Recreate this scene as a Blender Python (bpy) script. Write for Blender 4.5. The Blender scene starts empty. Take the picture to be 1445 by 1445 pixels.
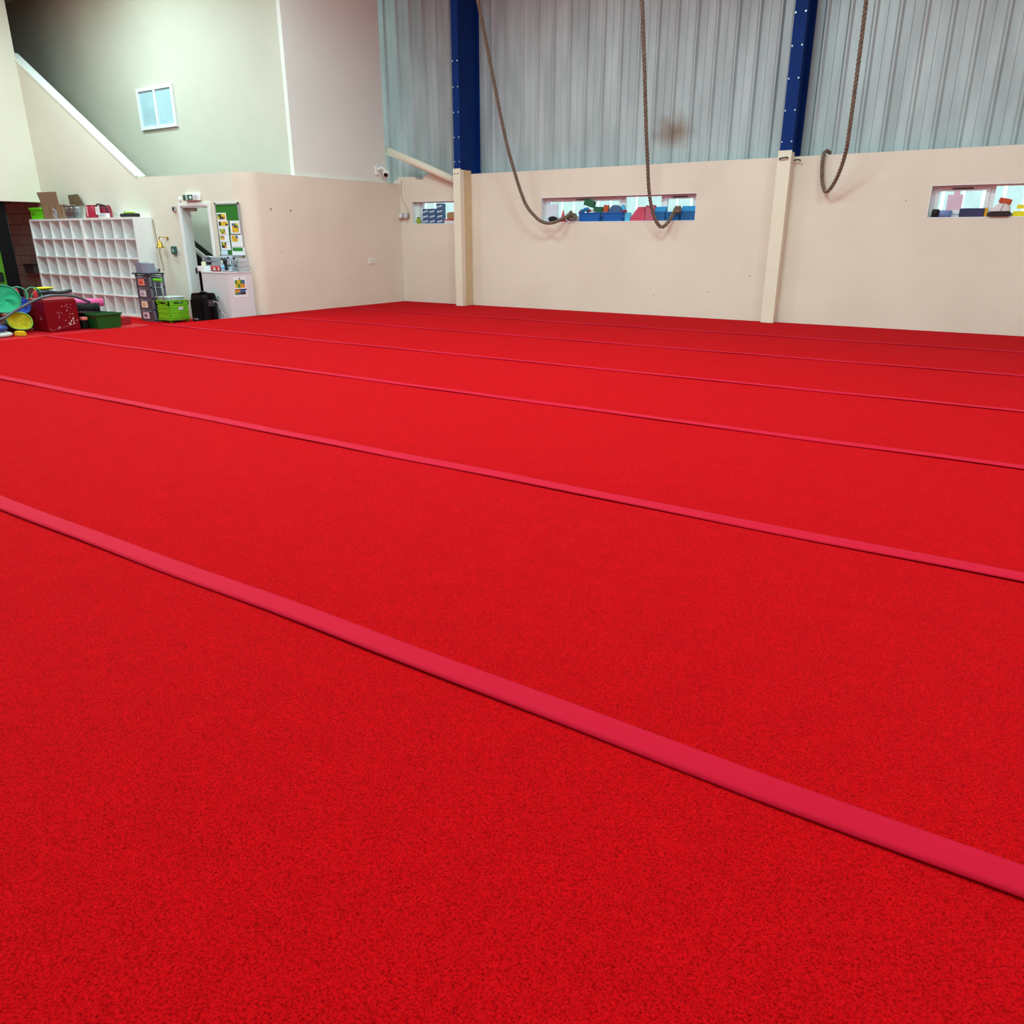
import bpy, bmesh, math, random
from mathutils import Vector, Matrix
random.seed(7)
PI = math.pi
scene = bpy.context.scene
COL = scene.collection

# ------------------------------------------------------------------ camera, world, lights, exposure
CAM_H, PITCH, YAW, FPX = 1.30, 0.343635, -0.58785, 1083.28
cam_d = bpy.data.cameras.new('camera'); cam = bpy.data.objects.new('camera', cam_d); COL.objects.link(cam)
cam.location = (0, 0, CAM_H); cam.rotation_euler = (PI/2 - PITCH, 0, -YAW)
cam_d.sensor_width = 36.0; cam_d.lens = FPX/1445*36.0; cam_d.clip_end = 200
scene.camera = cam

w = bpy.data.worlds.new('world'); scene.world = w; w.use_nodes = True
bg = w.node_tree.nodes['Background']; bg.inputs[0].default_value = (0.72, 0.97, 1.0, 1); bg.inputs[1].default_value = 2.1

scene.view_settings.view_transform = 'Standard'; scene.view_settings.look = 'None'
scene.view_settings.gamma = 1.0; scene.view_settings.use_curve_mapping = False
scene.view_settings.exposure = 0.15

def area_light(loc, sx, sy, power, col, tilt=(0, 0, 0)):
    d = bpy.data.lights.new('ceiling_lamp', 'AREA'); d.shape = 'RECTANGLE'; d.size = sx; d.size_y = sy
    d.energy = power; d.color = col
    o = bpy.data.objects.new('ceiling_lamp', d); o.location = loc; o.rotation_euler = tilt; COL.objects.link(o)
    return o
LC = (0.66, 1.0, 1.0)
for lx, pw in ((-14.6, 195), (-9.3, 150), (-4.2, 205), (0.9, 150)):
    for ly, k in ((0.9, .58), (4.4, 1.0), (8.0, 1.0)):
        if lx < -12 and ly < 4: continue
        area_light((lx, ly, 6.05), 2.2, 1.0, pw*k, LC)
area_light((-14.5, 9.72, 6.05), 3.0, 0.8, 5, (0.9, 1.0, 0.9))     # unseen lamp added to brighten the stairwell

# pixel of the 1445 frame -> point on a plane of the room (x = c, y = c or z = c)
_cy, _sy, _cp, _sp = math.cos(YAW), math.sin(YAW), math.cos(PITCH), math.sin(PITCH)
_F = Vector((_sy*_cp, _cy*_cp, -_sp)); _R = Vector((_cy, -_sy, 0)); _D = _F.cross(_R)
def ray(px, py): return _F + _R*((px-722.5)/FPX) + _D*((py-722.5)/FPX)
def at_y(px, py, y): d = ray(px, py); return Vector((0, 0, CAM_H)) + d*(y/d.y)
def at_x(px, py, x): d = ray(px, py); return Vector((0, 0, CAM_H)) + d*(x/d.x)
def at_z(px, py, z): d = ray(px, py); return Vector((0, 0, CAM_H)) + d*((z-CAM_H)/d.z)

# ------------------------------------------------------------------ materials
def new_mat(name):
    m = bpy.data.materials.new(name); m.use_nodes = True
    return m, m.node_tree.nodes, m.node_tree.links, m.node_tree.nodes['Principled BSDF']
def lin(c): return tuple(((v/255)/12.92 if v/255 <= .04045 else ((v/255+.055)/1.055)**2.4) for v in c)
_cache = {}
def M(rgb, rough=.5, metal=0, var=.06, scale=6, bump=0, bscale=60, alpha=1, spec=.5, sheen=0):
    """plain procedural material; rgb in sRGB 0-255, with a soft noise variation of the colour"""
    key = (rgb, rough, metal, var, scale, bump, bscale, alpha, spec, sheen)
    if key in _cache: return _cache[key]
    m, N, L, b = new_mat('mat_%02x%02x%02x' % rgb)
    c = lin(rgb)
    tc = N.new('ShaderNodeTexCoord'); no = N.new('ShaderNodeTexNoise'); no.inputs['Scale'].default_value = scale; no.inputs['Detail'].default_value = 4
    L.new(tc.outputs['Object'], no.inputs['Vector'])
    cr = N.new('ShaderNodeValToRGB'); cr.color_ramp.elements[0].position = .3; cr.color_ramp.elements[1].position = .7
    cr.color_ramp.elements[0].color = (*[max(0, v*(1-var)) for v in c], 1); cr.color_ramp.elements[1].color = (*[min(1, v*(1+var)) for v in c], 1)
    L.new(no.outputs[0], cr.inputs[0]); L.new(cr.outputs[0], b.inputs['Base Color'])
    b.inputs['Roughness'].default_value = rough; b.inputs['Metallic'].default_value = metal
    b.inputs['Specular IOR Level'].default_value = spec
    if sheen: b.inputs['Sheen Weight'].default_value = sheen
    if alpha < 1: b.inputs['Alpha'].default_value = alpha
    if bump:
        n2 = N.new('ShaderNodeTexNoise'); n2.inputs['Scale'].default_value = bscale; n2.inputs['Detail'].default_value = 3
        L.new(tc.outputs['Object'], n2.inputs['Vector'])
        bp = N.new('ShaderNodeBump'); bp.inputs['Strength'].default_value = bump; bp.inputs['Distance'].default_value = .01
        L.new(n2.outputs[0], bp.inputs['Height']); L.new(bp.outputs[0], b.inputs['Normal'])
    _cache[key] = m
    return m

def carpet_mat():
    m, N, L, b = new_mat('red_carpet')
    tc = N.new('ShaderNodeTexCoord')
    n1 = N.new('ShaderNodeTexNoise'); n1.inputs['Scale'].default_value = 210; n1.inputs['Detail'].default_value = 3; n1.inputs['Roughness'].default_value = .6
    L.new(tc.outputs['Object'], n1.inputs['Vector'])
    n2 = N.new('ShaderNodeTexNoise'); n2.inputs['Scale'].default_value = 9; n2.inputs['Detail'].default_value = 4
    L.new(tc.outputs['Object'], n2.inputs['Vector'])
    cr = N.new('ShaderNodeValToRGB'); e = cr.color_ramp.elements
    e[0].position = .30; e[0].color = (.20, .0006, .0015, 1); e[1].position = .68; e[1].color = (.66, .003, .006, 1)
    k = e.new(.47); k.color = (.47, .0016, .0035, 1)
    L.new(n1.outputs[0], cr.inputs[0])
    hs = N.new('ShaderNodeHueSaturation'); mr = N.new('ShaderNodeMapRange')
    mr.inputs['From Min'].default_value = .3; mr.inputs['From Max'].default_value = .7; mr.inputs['To Min'].default_value = .96; mr.inputs['To Max'].default_value = 1.04
    L.new(n2.outputs[0], mr.inputs[0]); L.new(mr.outputs[0], hs.inputs['Value']); L.new(cr.outputs[0], hs.inputs['Color'])
    L.new(hs.outputs[0], b.inputs['Base Color'])
    b.inputs['Roughness'].default_value = .95; b.inputs['Specular IOR Level'].default_value = .03
    b.inputs['Sheen Weight'].default_value = .16; b.inputs['Sheen Roughness'].default_value = .35; b.inputs['Sheen Tint'].default_value = (1, .10, .15, 1)
    bp = N.new('ShaderNodeBump'); bp.inputs['Strength'].default_value = .5; bp.inputs['Distance'].default_value = .006
    L.new(n1.outputs[0], bp.inputs['Height']); L.new(bp.outputs[0], b.inputs['Normal'])
    return m
MAT_CARPET = carpet_mat()

def strip_mat():
    m, N, L, b = new_mat('red_cover_strip')
    tc = N.new('ShaderNodeTexCoord'); n1 = N.new('ShaderNodeTexNoise'); n1.inputs['Scale'].default_value = 3; L.new(tc.outputs['Object'], n1.inputs['Vector'])
    cr = N.new('ShaderNodeValToRGB'); cr.color_ramp.elements[0].color = (.52, .003, .022, 1); cr.color_ramp.elements[1].color = (.58, .004, .026, 1)
    L.new(n1.outputs[0], cr.inputs[0]); L.new(cr.outputs[0], b.inputs['Base Color'])
    b.inputs['Roughness'].default_value = .65; b.inputs['Specular IOR Level'].default_value = .05
    b.inputs['Sheen Weight'].default_value = .05; b.inputs['Sheen Tint'].default_value = (1, .2, .3, 1)
    return m
MAT_STRIP = strip_mat()

def wall_mat(name, a, c, stains=.0):
    """painted plaster: two close tones in big soft patches, fine bump, a few small scuffs"""
    m, N, L, b = new_mat(name)
    tc = N.new('ShaderNodeTexCoord')
    n1 = N.new('ShaderNodeTexNoise'); n1.inputs['Scale'].default_value = .9; n1.inputs['Detail'].default_value = 5; L.new(tc.outputs['Object'], n1.inputs['Vector'])
    cr = N.new('ShaderNodeValToRGB'); cr.color_ramp.elements[0].position = .35; cr.color_ramp.elements[1].position = .65
    cr.color_ramp.elements[0].color = (*lin(a), 1); cr.color_ramp.elements[1].color = (*lin(c), 1); L.new(n1.outputs[0], cr.inputs[0])
    vo = N.new('ShaderNodeTexVoronoi'); vo.inputs['Scale'].default_value = 2.1; vo.inputs['Randomness'].default_value = 1; L.new(tc.outputs['Object'], vo.inputs['Vector'])
    sm = N.new('ShaderNodeMapRange'); sm.inputs['From Min'].default_value = .018; sm.inputs['From Max'].default_value = .034; sm.inputs['To Min'].default_value = stains; sm.inputs['To Max'].default_value = 0
    L.new(vo.outputs['Distance'], sm.inputs[0])
    mx = N.new('ShaderNodeMix'); mx.data_type = 'RGBA'; L.new(sm.outputs[0], mx.inputs[0]); L.new(cr.outputs[0], mx.inputs[6]); mx.inputs[7].default_value = (.22, .17, .13, 1)
    L.new(mx.outputs[2], b.inputs['Base Color']); b.inputs['Roughness'].default_value = .75; b.inputs['Specular IOR Level'].default_value = .3
    n2 = N.new('ShaderNodeTexNoise'); n2.inputs['Scale'].default_value = 4; n2.inputs['Detail'].default_value = 6; L.new(tc.outputs['Object'], n2.inputs['Vector'])
    bp = N.new('ShaderNodeBump'); bp.inputs['Strength'].default_value = .25; bp.inputs['Distance'].default_value = .02; L.new(n2.outputs[0], bp.inputs['Height']); L.new(bp.outputs[0], b.inputs['Normal'])
    return m
MAT_CREAM = wall_mat('cream_paint', (228, 212, 195), (235, 220, 203), .75)
MAT_CREAM2 = wall_mat('cream_paint_plain', (226, 216, 200), (231, 222, 206))
MAT_GREEN = wall_mat('pale_green_paint', (204, 198, 182), (209, 203, 187))
MAT_GREY = wall_mat('pale_grey_paint', (232, 230, 222), (237, 235, 227))
MAT_BEAM = wall_mat('cream_boxing', (234, 222, 200), (238, 227, 207))

def block_mat():
    m, N, L, b = new_mat('blockwork')
    tc = N.new('ShaderNodeTexCoord'); mp = N.new('ShaderNodeMapping'); mp.inputs['Rotation'].default_value = (PI/2, 0, 0); L.new(tc.outputs['Object'], mp.inputs[0])
    br = N.new('ShaderNodeTexBrick'); br.inputs['Scale'].default_value = 1; br.inputs['Brick Width'].default_value = .45; br.inputs['Row Height'].default_value = .225; br.inputs['Mortar Size'].default_value = .008
    br.inputs['Color1'].default_value = (*lin((214, 204, 192)), 1); br.inputs['Color2'].default_value = (*lin((204, 194, 184)), 1); br.inputs['Mortar'].default_value = (*lin((135, 128, 120)), 1)
    L.new(mp.outputs[0], br.inputs[0]); L.new(br.outputs[0], b.inputs['Base Color']); b.inputs['Roughness'].default_value = .9
    return m

def cladding_mat():
    m, N, L, b = new_mat('metal_cladding')
    tc = N.new('ShaderNodeTexCoord')
    n1 = N.new('ShaderNodeTexNoise'); n1.inputs['Scale'].default_value = 1.6; n1.inputs['Detail'].default_value = 6
    mp = N.new('ShaderNodeMapping'); mp.inputs['Scale'].default_value = (3, 1, .5); L.new(tc.outputs['Object'], mp.inputs[0]); L.new(mp.outputs[0], n1.inputs['Vector'])
    cr = N.new('ShaderNodeValToRGB'); cr.color_ramp.elements[0].position = .35; cr.color_ramp.elements[1].position = .68
    cr.color_ramp.elements[0].color = (*lin((168, 176, 178)), 1); cr.color_ramp.elements[1].color = (*lin((190, 198, 200)), 1); L.new(n1.outputs[0], cr.inputs[0])
    # rust patch
    ce = N.new('ShaderNodeVectorMath'); ce.operation = 'SUBTRACT'; ce.inputs[1].default_value = (-5.66, 13.33, 2.98); L.new(tc.outputs['Object'], ce.inputs[0])
    sc = N.new('ShaderNodeVectorMath'); sc.operation = 'MULTIPLY'; sc.inputs[1].default_value = (2.4, 1, 3.4); L.new(ce.outputs[0], sc.inputs[0])
    le = N.new('ShaderNodeVectorMath'); le.operation = 'LENGTH'; L.new(sc.outputs[0], le.inputs[0])
    n3 = N.new('ShaderNodeTexNoise'); n3.inputs['Scale'].default_value = 5; n3.inputs['Detail'].default_value = 6; L.new(tc.outputs['Object'], n3.inputs['Vector'])
    ad = N.new('ShaderNodeMath'); ad.operation = 'ADD'; L.new(le.outputs['Value'], ad.inputs[0]); L.new(n3.outputs[0], ad.inputs[1])
    mr = N.new('ShaderNodeMapRange'); mr.inputs['From Min'].default_value = .55; mr.inputs['From Max'].default_value = 1.55; mr.inputs['To Min'].default_value = .85; mr.inputs['To Max'].default_value = 0; L.new(ad.outputs[0], mr.inputs[0])
    mx = N.new('ShaderNodeMix'); mx.data_type = 'RGBA'; L.new(mr.outputs[0], mx.inputs[0]); L.new(cr.outputs[0], mx.inputs[6]); mx.inputs[7].default_value = (*lin((128, 88, 48)), 1)
    L.new(mx.outputs[2], b.inputs['Base Color']); b.inputs['Roughness'].default_value = .45; b.inputs['Metallic'].default_value = .15
    return m

def rope_mat():
    m, N, L, b = new_mat('hemp_rope')
    tc = N.new('ShaderNodeTexCoord'); n1 = N.new('ShaderNodeTexNoise'); n1.inputs['Scale'].default_value = 40; n1.inputs['Detail'].default_value = 3; L.new(tc.outputs['Object'], n1.inputs['Vector'])
    cr = N.new('ShaderNodeValToRGB'); cr.color_ramp.elements[0].position = .3; cr.color_ramp.elements[1].position = .7; cr.color_ramp.elements[0].color = (*lin((92, 74, 62)), 1); cr.color_ramp.elements[1].color = (*lin((140, 120, 104)), 1)
    L.new(n1.outputs[0], cr.inputs[0]); L.new(cr.outputs[0], b.inputs['Base Color']); b.inputs['Roughness'].default_value = .9
    return m
MAT_ROPE = rope_mat()

def glass_mat():
    m, N, L, b = new_mat('window_glass')
    N.remove(b); out = N['Material Output']
    t = N.new('ShaderNodeBsdfTransparent'); t.inputs[0].default_value = (.93, .97, .97, 1)
    g = N.new('ShaderNodeBsdfGlossy'); g.inputs['Roughness'].default_value = .03
    f = N.new('ShaderNodeFresnel'); f.inputs[0].default_value = 1.45; x = N.new('ShaderNodeMixShader')
    L.new(f.outputs[0], x.inputs[0]); L.new(t.outputs[0], x.inputs[1]); L.new(g.outputs[0], x.inputs[2]); L.new(x.outputs[0], out.inputs['Surface'])
    return m
MAT_GLASS = glass_mat()
def clear_mat(name, tint, gloss=.12):
    m, N, L, b = new_mat(name)
    N.remove(b); out = N['Material Output']
    t = N.new('ShaderNodeBsdfTransparent'); t.inputs[0].default_value = (*tint, 1)
    p = N.new('ShaderNodeBsdfPrincipled'); p.inputs['Roughness'].default_value = .12; p.inputs['Base Color'].default_value = (.85, .9, .92, 1)
    x = N.new('ShaderNodeMixShader'); x.inputs[0].default_value = gloss
    L.new(t.outputs[0], x.inputs[1]); L.new(p.outputs[0], x.inputs[2]); L.new(x.outputs[0], out.inputs['Surface'])
    return m
MAT_CLEAR = clear_mat('clear_plastic', (.94, .96, .97), .08)

def speckle_mat(name, rgb, spot, thr, scale):
    m, N, L, b = new_mat(name)
    tc = N.new('ShaderNodeTexCoord'); n1 = N.new('ShaderNodeTexNoise'); n1.inputs['Scale'].default_value = scale; n1.inputs['Detail'].default_value = 3; L.new(tc.outputs['Object'], n1.inputs['Vector'])
    n2 = N.new('ShaderNodeTexNoise'); n2.inputs['Scale'].default_value = 5; L.new(tc.outputs['Object'], n2.inputs['Vector'])
    mu = N.new('ShaderNodeMath'); mu.operation = 'MULTIPLY'; L.new(n1.outputs[0], mu.inputs[0]); L.new(n2.outputs[0], mu.inputs[1])
    cr = N.new('ShaderNodeValToRGB'); cr.color_ramp.elements[0].position = thr; cr.color_ramp.elements[0].color = (*lin(rgb), 1); cr.color_ramp.elements[1].position = thr+.03; cr.color_ramp.elements[1].color = (*lin(spot), 1)
    L.new(mu.outputs[0], cr.inputs[0]); L.new(cr.outputs[0], b.inputs['Base Color']); b.inputs['Roughness'].default_value = .4; b.inputs['Specular IOR Level'].default_value = .2
    return m

WHITE = M((238, 238, 236), .45, var=.02); PVC = M((236, 236, 240), .35, var=.02); BLACK = M((14, 14, 15), .5)
STEEL = M((150, 150, 150), .35, metal=.8); PAPER = M((240, 240, 244), .7, var=.01)
BLUE_STEEL = M((4, 44, 112), .6, var=.12, scale=3, spec=.15)

# ------------------------------------------------------------------ builder
class B:
    """collects shapes (world coordinates) that become one mesh object"""
    def __init__(s): s.bm = bmesh.new()
    def _mi(s, faces, mi):
        for f in faces: f.material_index = mi
    def box(s, a, b, bev=0, mi=0, mat=None, seg=2):
        a = Vector(a); b = Vector(b)
        lo = Vector([min(a[i], b[i]) for i in range(3)]); hi = Vector([max(a[i], b[i]) for i in range(3)])
        vs = [s.bm.verts.new((x, y, z)) for x in (lo.x, hi.x) for y in (lo.y, hi.y) for z in (lo.z, hi.z)]
        fs = [s.bm.faces.new([vs[i] for i in q]) for q in ((0, 1, 3, 2), (4, 6, 7, 5), (0, 4, 5, 1), (2, 3, 7, 6), (0, 2, 6, 4), (1, 5, 7, 3))]
        s._mi(fs, mi)
        if bev:
            es = list({e for f in fs for e in f.edges})
            r = bmesh.ops.bevel(s.bm, geom=es, offset=bev, segments=seg, affect='EDGES', profile=.5)
            vs = list({v for f in r['faces'] for v in f.verts} | {v for v in vs if v.is_valid})
            for f in r['faces']: f.material_index = mi
        if mat is not None:
            bmesh.ops.transform(s.bm, matrix=mat, verts=vs)
        return s
    def prism(s, poly, axis, c0, c1, mi=0):
        """poly: 2-D outline in the two other axes (ordered x,y,z without `axis`), extruded from c0 to c1"""
        def P(p, c):
            if axis == 'x': return (c, p[0], p[1])
            if axis == 'y': return (p[0], c, p[1])
            return (p[0], p[1], c)
        A = [s.bm.verts.new(P(p, c0)) for p in poly]; Bv = [s.bm.verts.new(P(p, c1)) for p in poly]
        n = len(poly); fs = [s.bm.faces.new(A), s.bm.faces.new(Bv[::-1])]
        for i in range(n): fs.append(s.bm.faces.new([A[i], Bv[i], Bv[(i+1) % n], A[(i+1) % n]]))
        s._mi(fs, mi); return s
    def cyl(s, p, q, r0, r1=None, n=20, mi=0, cap=True):
        p = Vector(p); q = Vector(q); r1 = r0 if r1 is None else r1
        d = (q-p).normalized(); u = d.orthogonal().normalized(); v = d.cross(u)
        A = [s.bm.verts.new(p+(u*math.cos(2*PI*i/n)+v*math.sin(2*PI*i/n))*r0) for i in range(n)]
        C = [s.bm.verts.new(q+(u*math.cos(2*PI*i/n)+v*math.sin(2*PI*i/n))*r1) for i in range(n)]
        fs = []
        for i in range(n):
            f = s.bm.faces.new([A[i], A[(i+1) % n], C[(i+1) % n], C[i]]); f.smooth = True; fs.append(f)
        if cap: fs += [s.bm.faces.new(A[::-1]), s.bm.faces.new(C)]
        s._mi(fs, mi); return s
    def tube(s, pts, r, n=10, mi=0, closed=False):
        pts = [Vector(p) for p in pts]; m = len(pts); rings = []; u = None
        rr = r if isinstance(r, (list, tuple)) else [r]*m
        for i in range(m):
            a = pts[(i-1) % m] if (closed or i) else pts[i]; c = pts[(i+1) % m] if (closed or i < m-1) else pts[i]
            d = (c-a).normalized()
            if u is None: u = d.orthogonal().normalized()
            u = (u-d*u.dot(d)).normalized(); v = d.cross(u)
            rings.append([s.bm.verts.new(pts[i]+(u*math.cos(2*PI*k/n)+v*math.sin(2*PI*k/n))*rr[i]) for k in range(n)])
        for i in range(m if closed else m-1):
            X, Y = rings[i], rings[(i+1) % m]
            for k in range(n):
                f = s.bm.faces.new([X[k], X[(k+1) % n], Y[(k+1) % n], Y[k]]); f.smooth = True; f.material_index = mi
        if not closed: s._mi([s.bm.faces.new(rings[0][::-1]), s.bm.faces.new(rings[-1])], mi)
        return s
    def lathe(s, o, prof, n=24, mi=0, axis=Vector((0, 0, 1))):
        o = Vector(o); axis = Vector(axis).normalized(); u = axis.orthogonal().normalized(); v = axis.cross(u); rings = []
        for r, h in prof:
            rings.append([s.bm.verts.new(o+axis*h+(u*math.cos(2*PI*k/n)+v*math.sin(2*PI*k/n))*max(r, .0004)) for k in range(n)])
        for X, Y in zip(rings, rings[1:]):
            for k in range(n):
                f = s.bm.faces.new([X[k], X[(k+1) % n], Y[(k+1) % n], Y[k]]); f.smooth = True; f.material_index = mi
        s._mi([s.bm.faces.new(rings[0][::-1]), s.bm.faces.new(rings[-1])], mi); return s
    def grid(s, fn, nu, nv, mi=0, thick=0):
        V = [[s.bm.verts.new(fn(i/nu, j/nv)) for j in range(nv+1)] for i in range(nu+1)]; fs = []
        for i in range(nu):
            for j in range(nv):
                f = s.bm.faces.new([V[i][j], V[i+1][j], V[i+1][j+1], V[i][j+1]]); f.smooth = True; fs.append(f)
        s._mi(fs, mi)
        if thick: bmesh.ops.solidify(s.bm, geom=fs, thickness=thick)
        return s
    def build(s, name, mats, parent=None, loc=None):
        bmesh.ops.recalc_face_normals(s.bm, faces=s.bm.faces[:])
        base = Vector((0, 0, 0))
        if parent is not None:
            p = parent
            while p is not None: base += p.location; p = p.parent
        else:
            if loc is None:
                loc = Vector((0, 0, 0))
                if len(s.bm.verts):
                    xs = [v.co.x for v in s.bm.verts]; ys = [v.co.y for v in s.bm.verts]; zs = [v.co.z for v in s.bm.verts]
                    loc = Vector(((min(xs)+max(xs))/2, (min(ys)+max(ys))/2, min(zs)))
            base = Vector(loc)
        for v in s.bm.verts: v.co -= base
        me = bpy.data.meshes.new(name); s.bm.to_mesh(me); s.bm.free()
        for m in (mats if isinstance(mats, (list, tuple)) else [mats]): me.materials.append(m)
        o = bpy.data.objects.new(name, me); COL.objects.link(o)
        if parent is not None: o.parent = parent
        else: o.location = base
        return o

def tag(o, label, cat, group=None):
    o['label'] = label; o['category'] = cat
    if group: o['group'] = group
    return o
def thing(name, loc, label, cat, group=None):
    o = bpy.data.objects.new(name, None); o.empty_display_size = .05; o.location = loc; COL.objects.link(o)
    return tag(o, label, cat, group)
def struct(o): o['kind'] = 'structure'; return o
ORG = (0, 0, 0)
def copy_tree(o, parent=None):
    c = o.copy(); COL.objects.link(c)
    if parent is not None: c.parent = parent
    for ch in list(o.children): copy_tree(ch, c)
    return c
def dup(o, delta, label, group=None):
    c = copy_tree(o); c.location = o.location + Vector(delta); c['label'] = label
    if group: c['group'] = group
    return c
def rz(c, a):
    c = Vector(c); return Matrix.Translation(c) @ Matrix.Rotation(a, 4, 'Z') @ Matrix.Translation(-c)
def rot(c, a, ax):
    c = Vector(c); return Matrix.Translation(c) @ Matrix.Rotation(a, 4, ax) @ Matrix.Translation(-c)

# ------------------------------------------------------------------ the setting
XS, YB, YD = -11.48, 13.04, 9.12       # face of the side wall, of the back wall, of the door wall
LOW, CEIL = -.17, 6.2                  # lower floor of the storage corner, ceiling
XR, YN = 4.0, -4.0                     # far right and near limits
TOP2 = 2.34                            # top of the side and door walls

b = B(); b.box((XS, YN, -.30), (XR, YB+.3, -.036)); struct(b.build('floor', M((120, 30, 30), .9)))
b = B(); b.box((-22, YN, -.30), (XS, 11.6, LOW)); struct(b.build('floor_storage_corner', MAT_CARPET, loc=ORG))
b = B(); b.box((-22.3, YN-.3, CEIL), (XR+.3, YB+.6, CEIL+.15)); struct(b.build('ceiling', M((225, 228, 226), .8)))
b = B(); b.box((XR, YN, -.3), (XR+.2, YB+.6, CEIL)); struct(b.build('wall_right', M((205, 206, 200), .8)))
b = B(); b.box((-22.3, YN-.2, -.3), (XR+.2, YN, CEIL)); struct(b.build('wall_near', M((205, 206, 200), .8)))

# back wall with three window openings
W1, W2, W3 = (-11.17, -9.95), (-8.04, -5.04), (-1.58, 1.6)
WZ0, WZ1 = 1.565, 1.985
b = B(); y0, y1 = YB, YB+.24
def wb(xa, xb, za, zb): b.box((xa, y0, za), (xb, y1, zb))
tL, tR = 2.40, 2.455
wb(XS-.15, W1[0], -.3, tL); wb(W1[0], W1[1], -.3, WZ0); wb(W1[0], W1[1], WZ1, 2.30); wb(W1[1], W2[0], -.3, 2.30)
b.prism([(W1[0], 2.30), (-10.0, 2.30), (-10.05, 2.33), (-10.70, 2.50), (-10.80, 2.47), (-10.86, 2.40), (-11.05, 2.40), (-11.06, 2.455), (W1[0], 2.46)], 'y', y0, y1)
b.prism([(W1[0], tL), (W1[0], 2.46), (-11.52, 2.465), (-11.56, 2.40)], 'y', y0, y1)
wb(-9.72, W2[0], 2.30, tR)
wb(W2[0], W2[1], -.3, WZ0); wb(W2[0], W2[1], WZ1, tR)
wb(W2[1], W3[0], -.3, tR); wb(W3[0], W3[1], -.3, WZ0); wb(W3[0], W3[1], WZ1, tR); wb(W3[1], XR, -.3, tR)
struct(b.build('wall_back', MAT_CREAM, loc=ORG))

# metal cladding above and behind the blockwork
b = B(); yc = YB+.36; x = -12.4; prof = []
while x < XR:
    prof += [(x, yc), (x+.03, yc-.035), (x+.055, yc-.035), (x+.085, yc), (x+.200, yc), (x+.206, yc-.006), (x+.212, yc)]
    x += .3325
prof += [(XR, yc), (XR, yc+.1), (-12.4, yc+.1)]
b.prism(prof, 'z', 2.05, CEIL)
struct(b.build('wall_cladding', cladding_mat(), loc=ORG))

# side wall, with the rounded corner into the door wall
r = .30
b = B(); b.box((XS-.14, YD+r, -.3), (XS, YB+.1, TOP2))
arc = [(XS-r+r*math.sin(t), YD+r-r*math.cos(t)) for t in [i*PI/2/14 for i in range(15)]]
arc_in = [(XS-r+(r-.13)*math.sin(t), YD+r-(r-.13)*math.cos(t)) for t in [i*PI/2/14 for i in range(15)]]
for i in range(14): b.prism([arc[i], arc[i+1], arc_in[i+1], arc_in[i]], 'z', -.3, TOP2)
bmesh.ops.remove_doubles(b.bm, verts=b.bm.verts[:], dist=.0005)
struct(b.build('wall_side', MAT_CREAM, loc=ORG))

# door wall: diagonal cut following the stairs, door opening
DX0, DX1, DZ = -13.285, -12.50, 1.825
b = B(); ya, yb = YD, YD+.14
b.prism([(-18.3, -.3), (DX0, -.3), (DX0, TOP2), (-14.53, TOP2+.02), (-18.3, 4.78)], 'y', ya, yb)
b.box((DX0, ya, DZ), (DX1, yb, TOP2)); b.box((DX1, ya, -.3), (XS-r, yb, TOP2))
struct(b.build('wall_door', MAT_CREAM2, loc=ORG))
b = B(); b.prism([(-14.53, TOP2+.02), (-14.50, TOP2+.05), (-18.3, 4.83), (-18.3, 4.78)], 'y', ya-.012, yb+.03)
struct(b.build('trim_1', M((244, 250, 244), .4, var=.01), loc=ORG))

# stairwell walls behind
b = B(); b.box((-22, 10.3, -.3), (-11.58, 10.42, CEIL)); struct(b.build('wall_stairwell', MAT_GREEN, loc=ORG))
b = B(); b.box((-11.62, 10.29, TOP2-.02), (-11.53, 12.70, CEIL)); b.box((-12.9, 12.66, TOP2-.02), (-11.60, 12.70, CEIL)); b.box((-12.9, 10.42, TOP2-.10), (-11.60, 12.66, TOP2-.03))
struct(b.build('wall_upper', MAT_GREY, loc=ORG))
# left wall with the lintel over the storage opening, recess behind it
XL = -18.09
b = B(); b.box((XL-.2, YN, 2.0), (XL, YD, CEIL)); b.box((XL-.2, YN, -.3), (XL, 3.0, 2.0)); struct(b.build('wall_left', MAT_CREAM2, loc=ORG))
b = B(); b.box((-22, 9.36, -.3), (-18.3, 9.5, 2.3)); struct(b.build('wall_recess', block_mat(), loc=ORG))
b = B(); b.box((-22.2, YN, -.3), (-22, 11.6, CEIL)); struct(b.build('wall_far_left', M((190, 182, 172), .9), loc=ORG))
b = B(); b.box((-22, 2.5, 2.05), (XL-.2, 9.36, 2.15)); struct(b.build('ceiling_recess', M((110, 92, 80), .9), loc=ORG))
b = B(); b.box((-22, 2.4, LOW), (XL-.2, 2.5, 2.05)); struct(b.build('wall_recess_near', M((90, 82, 75), .9), loc=ORG))

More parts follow.
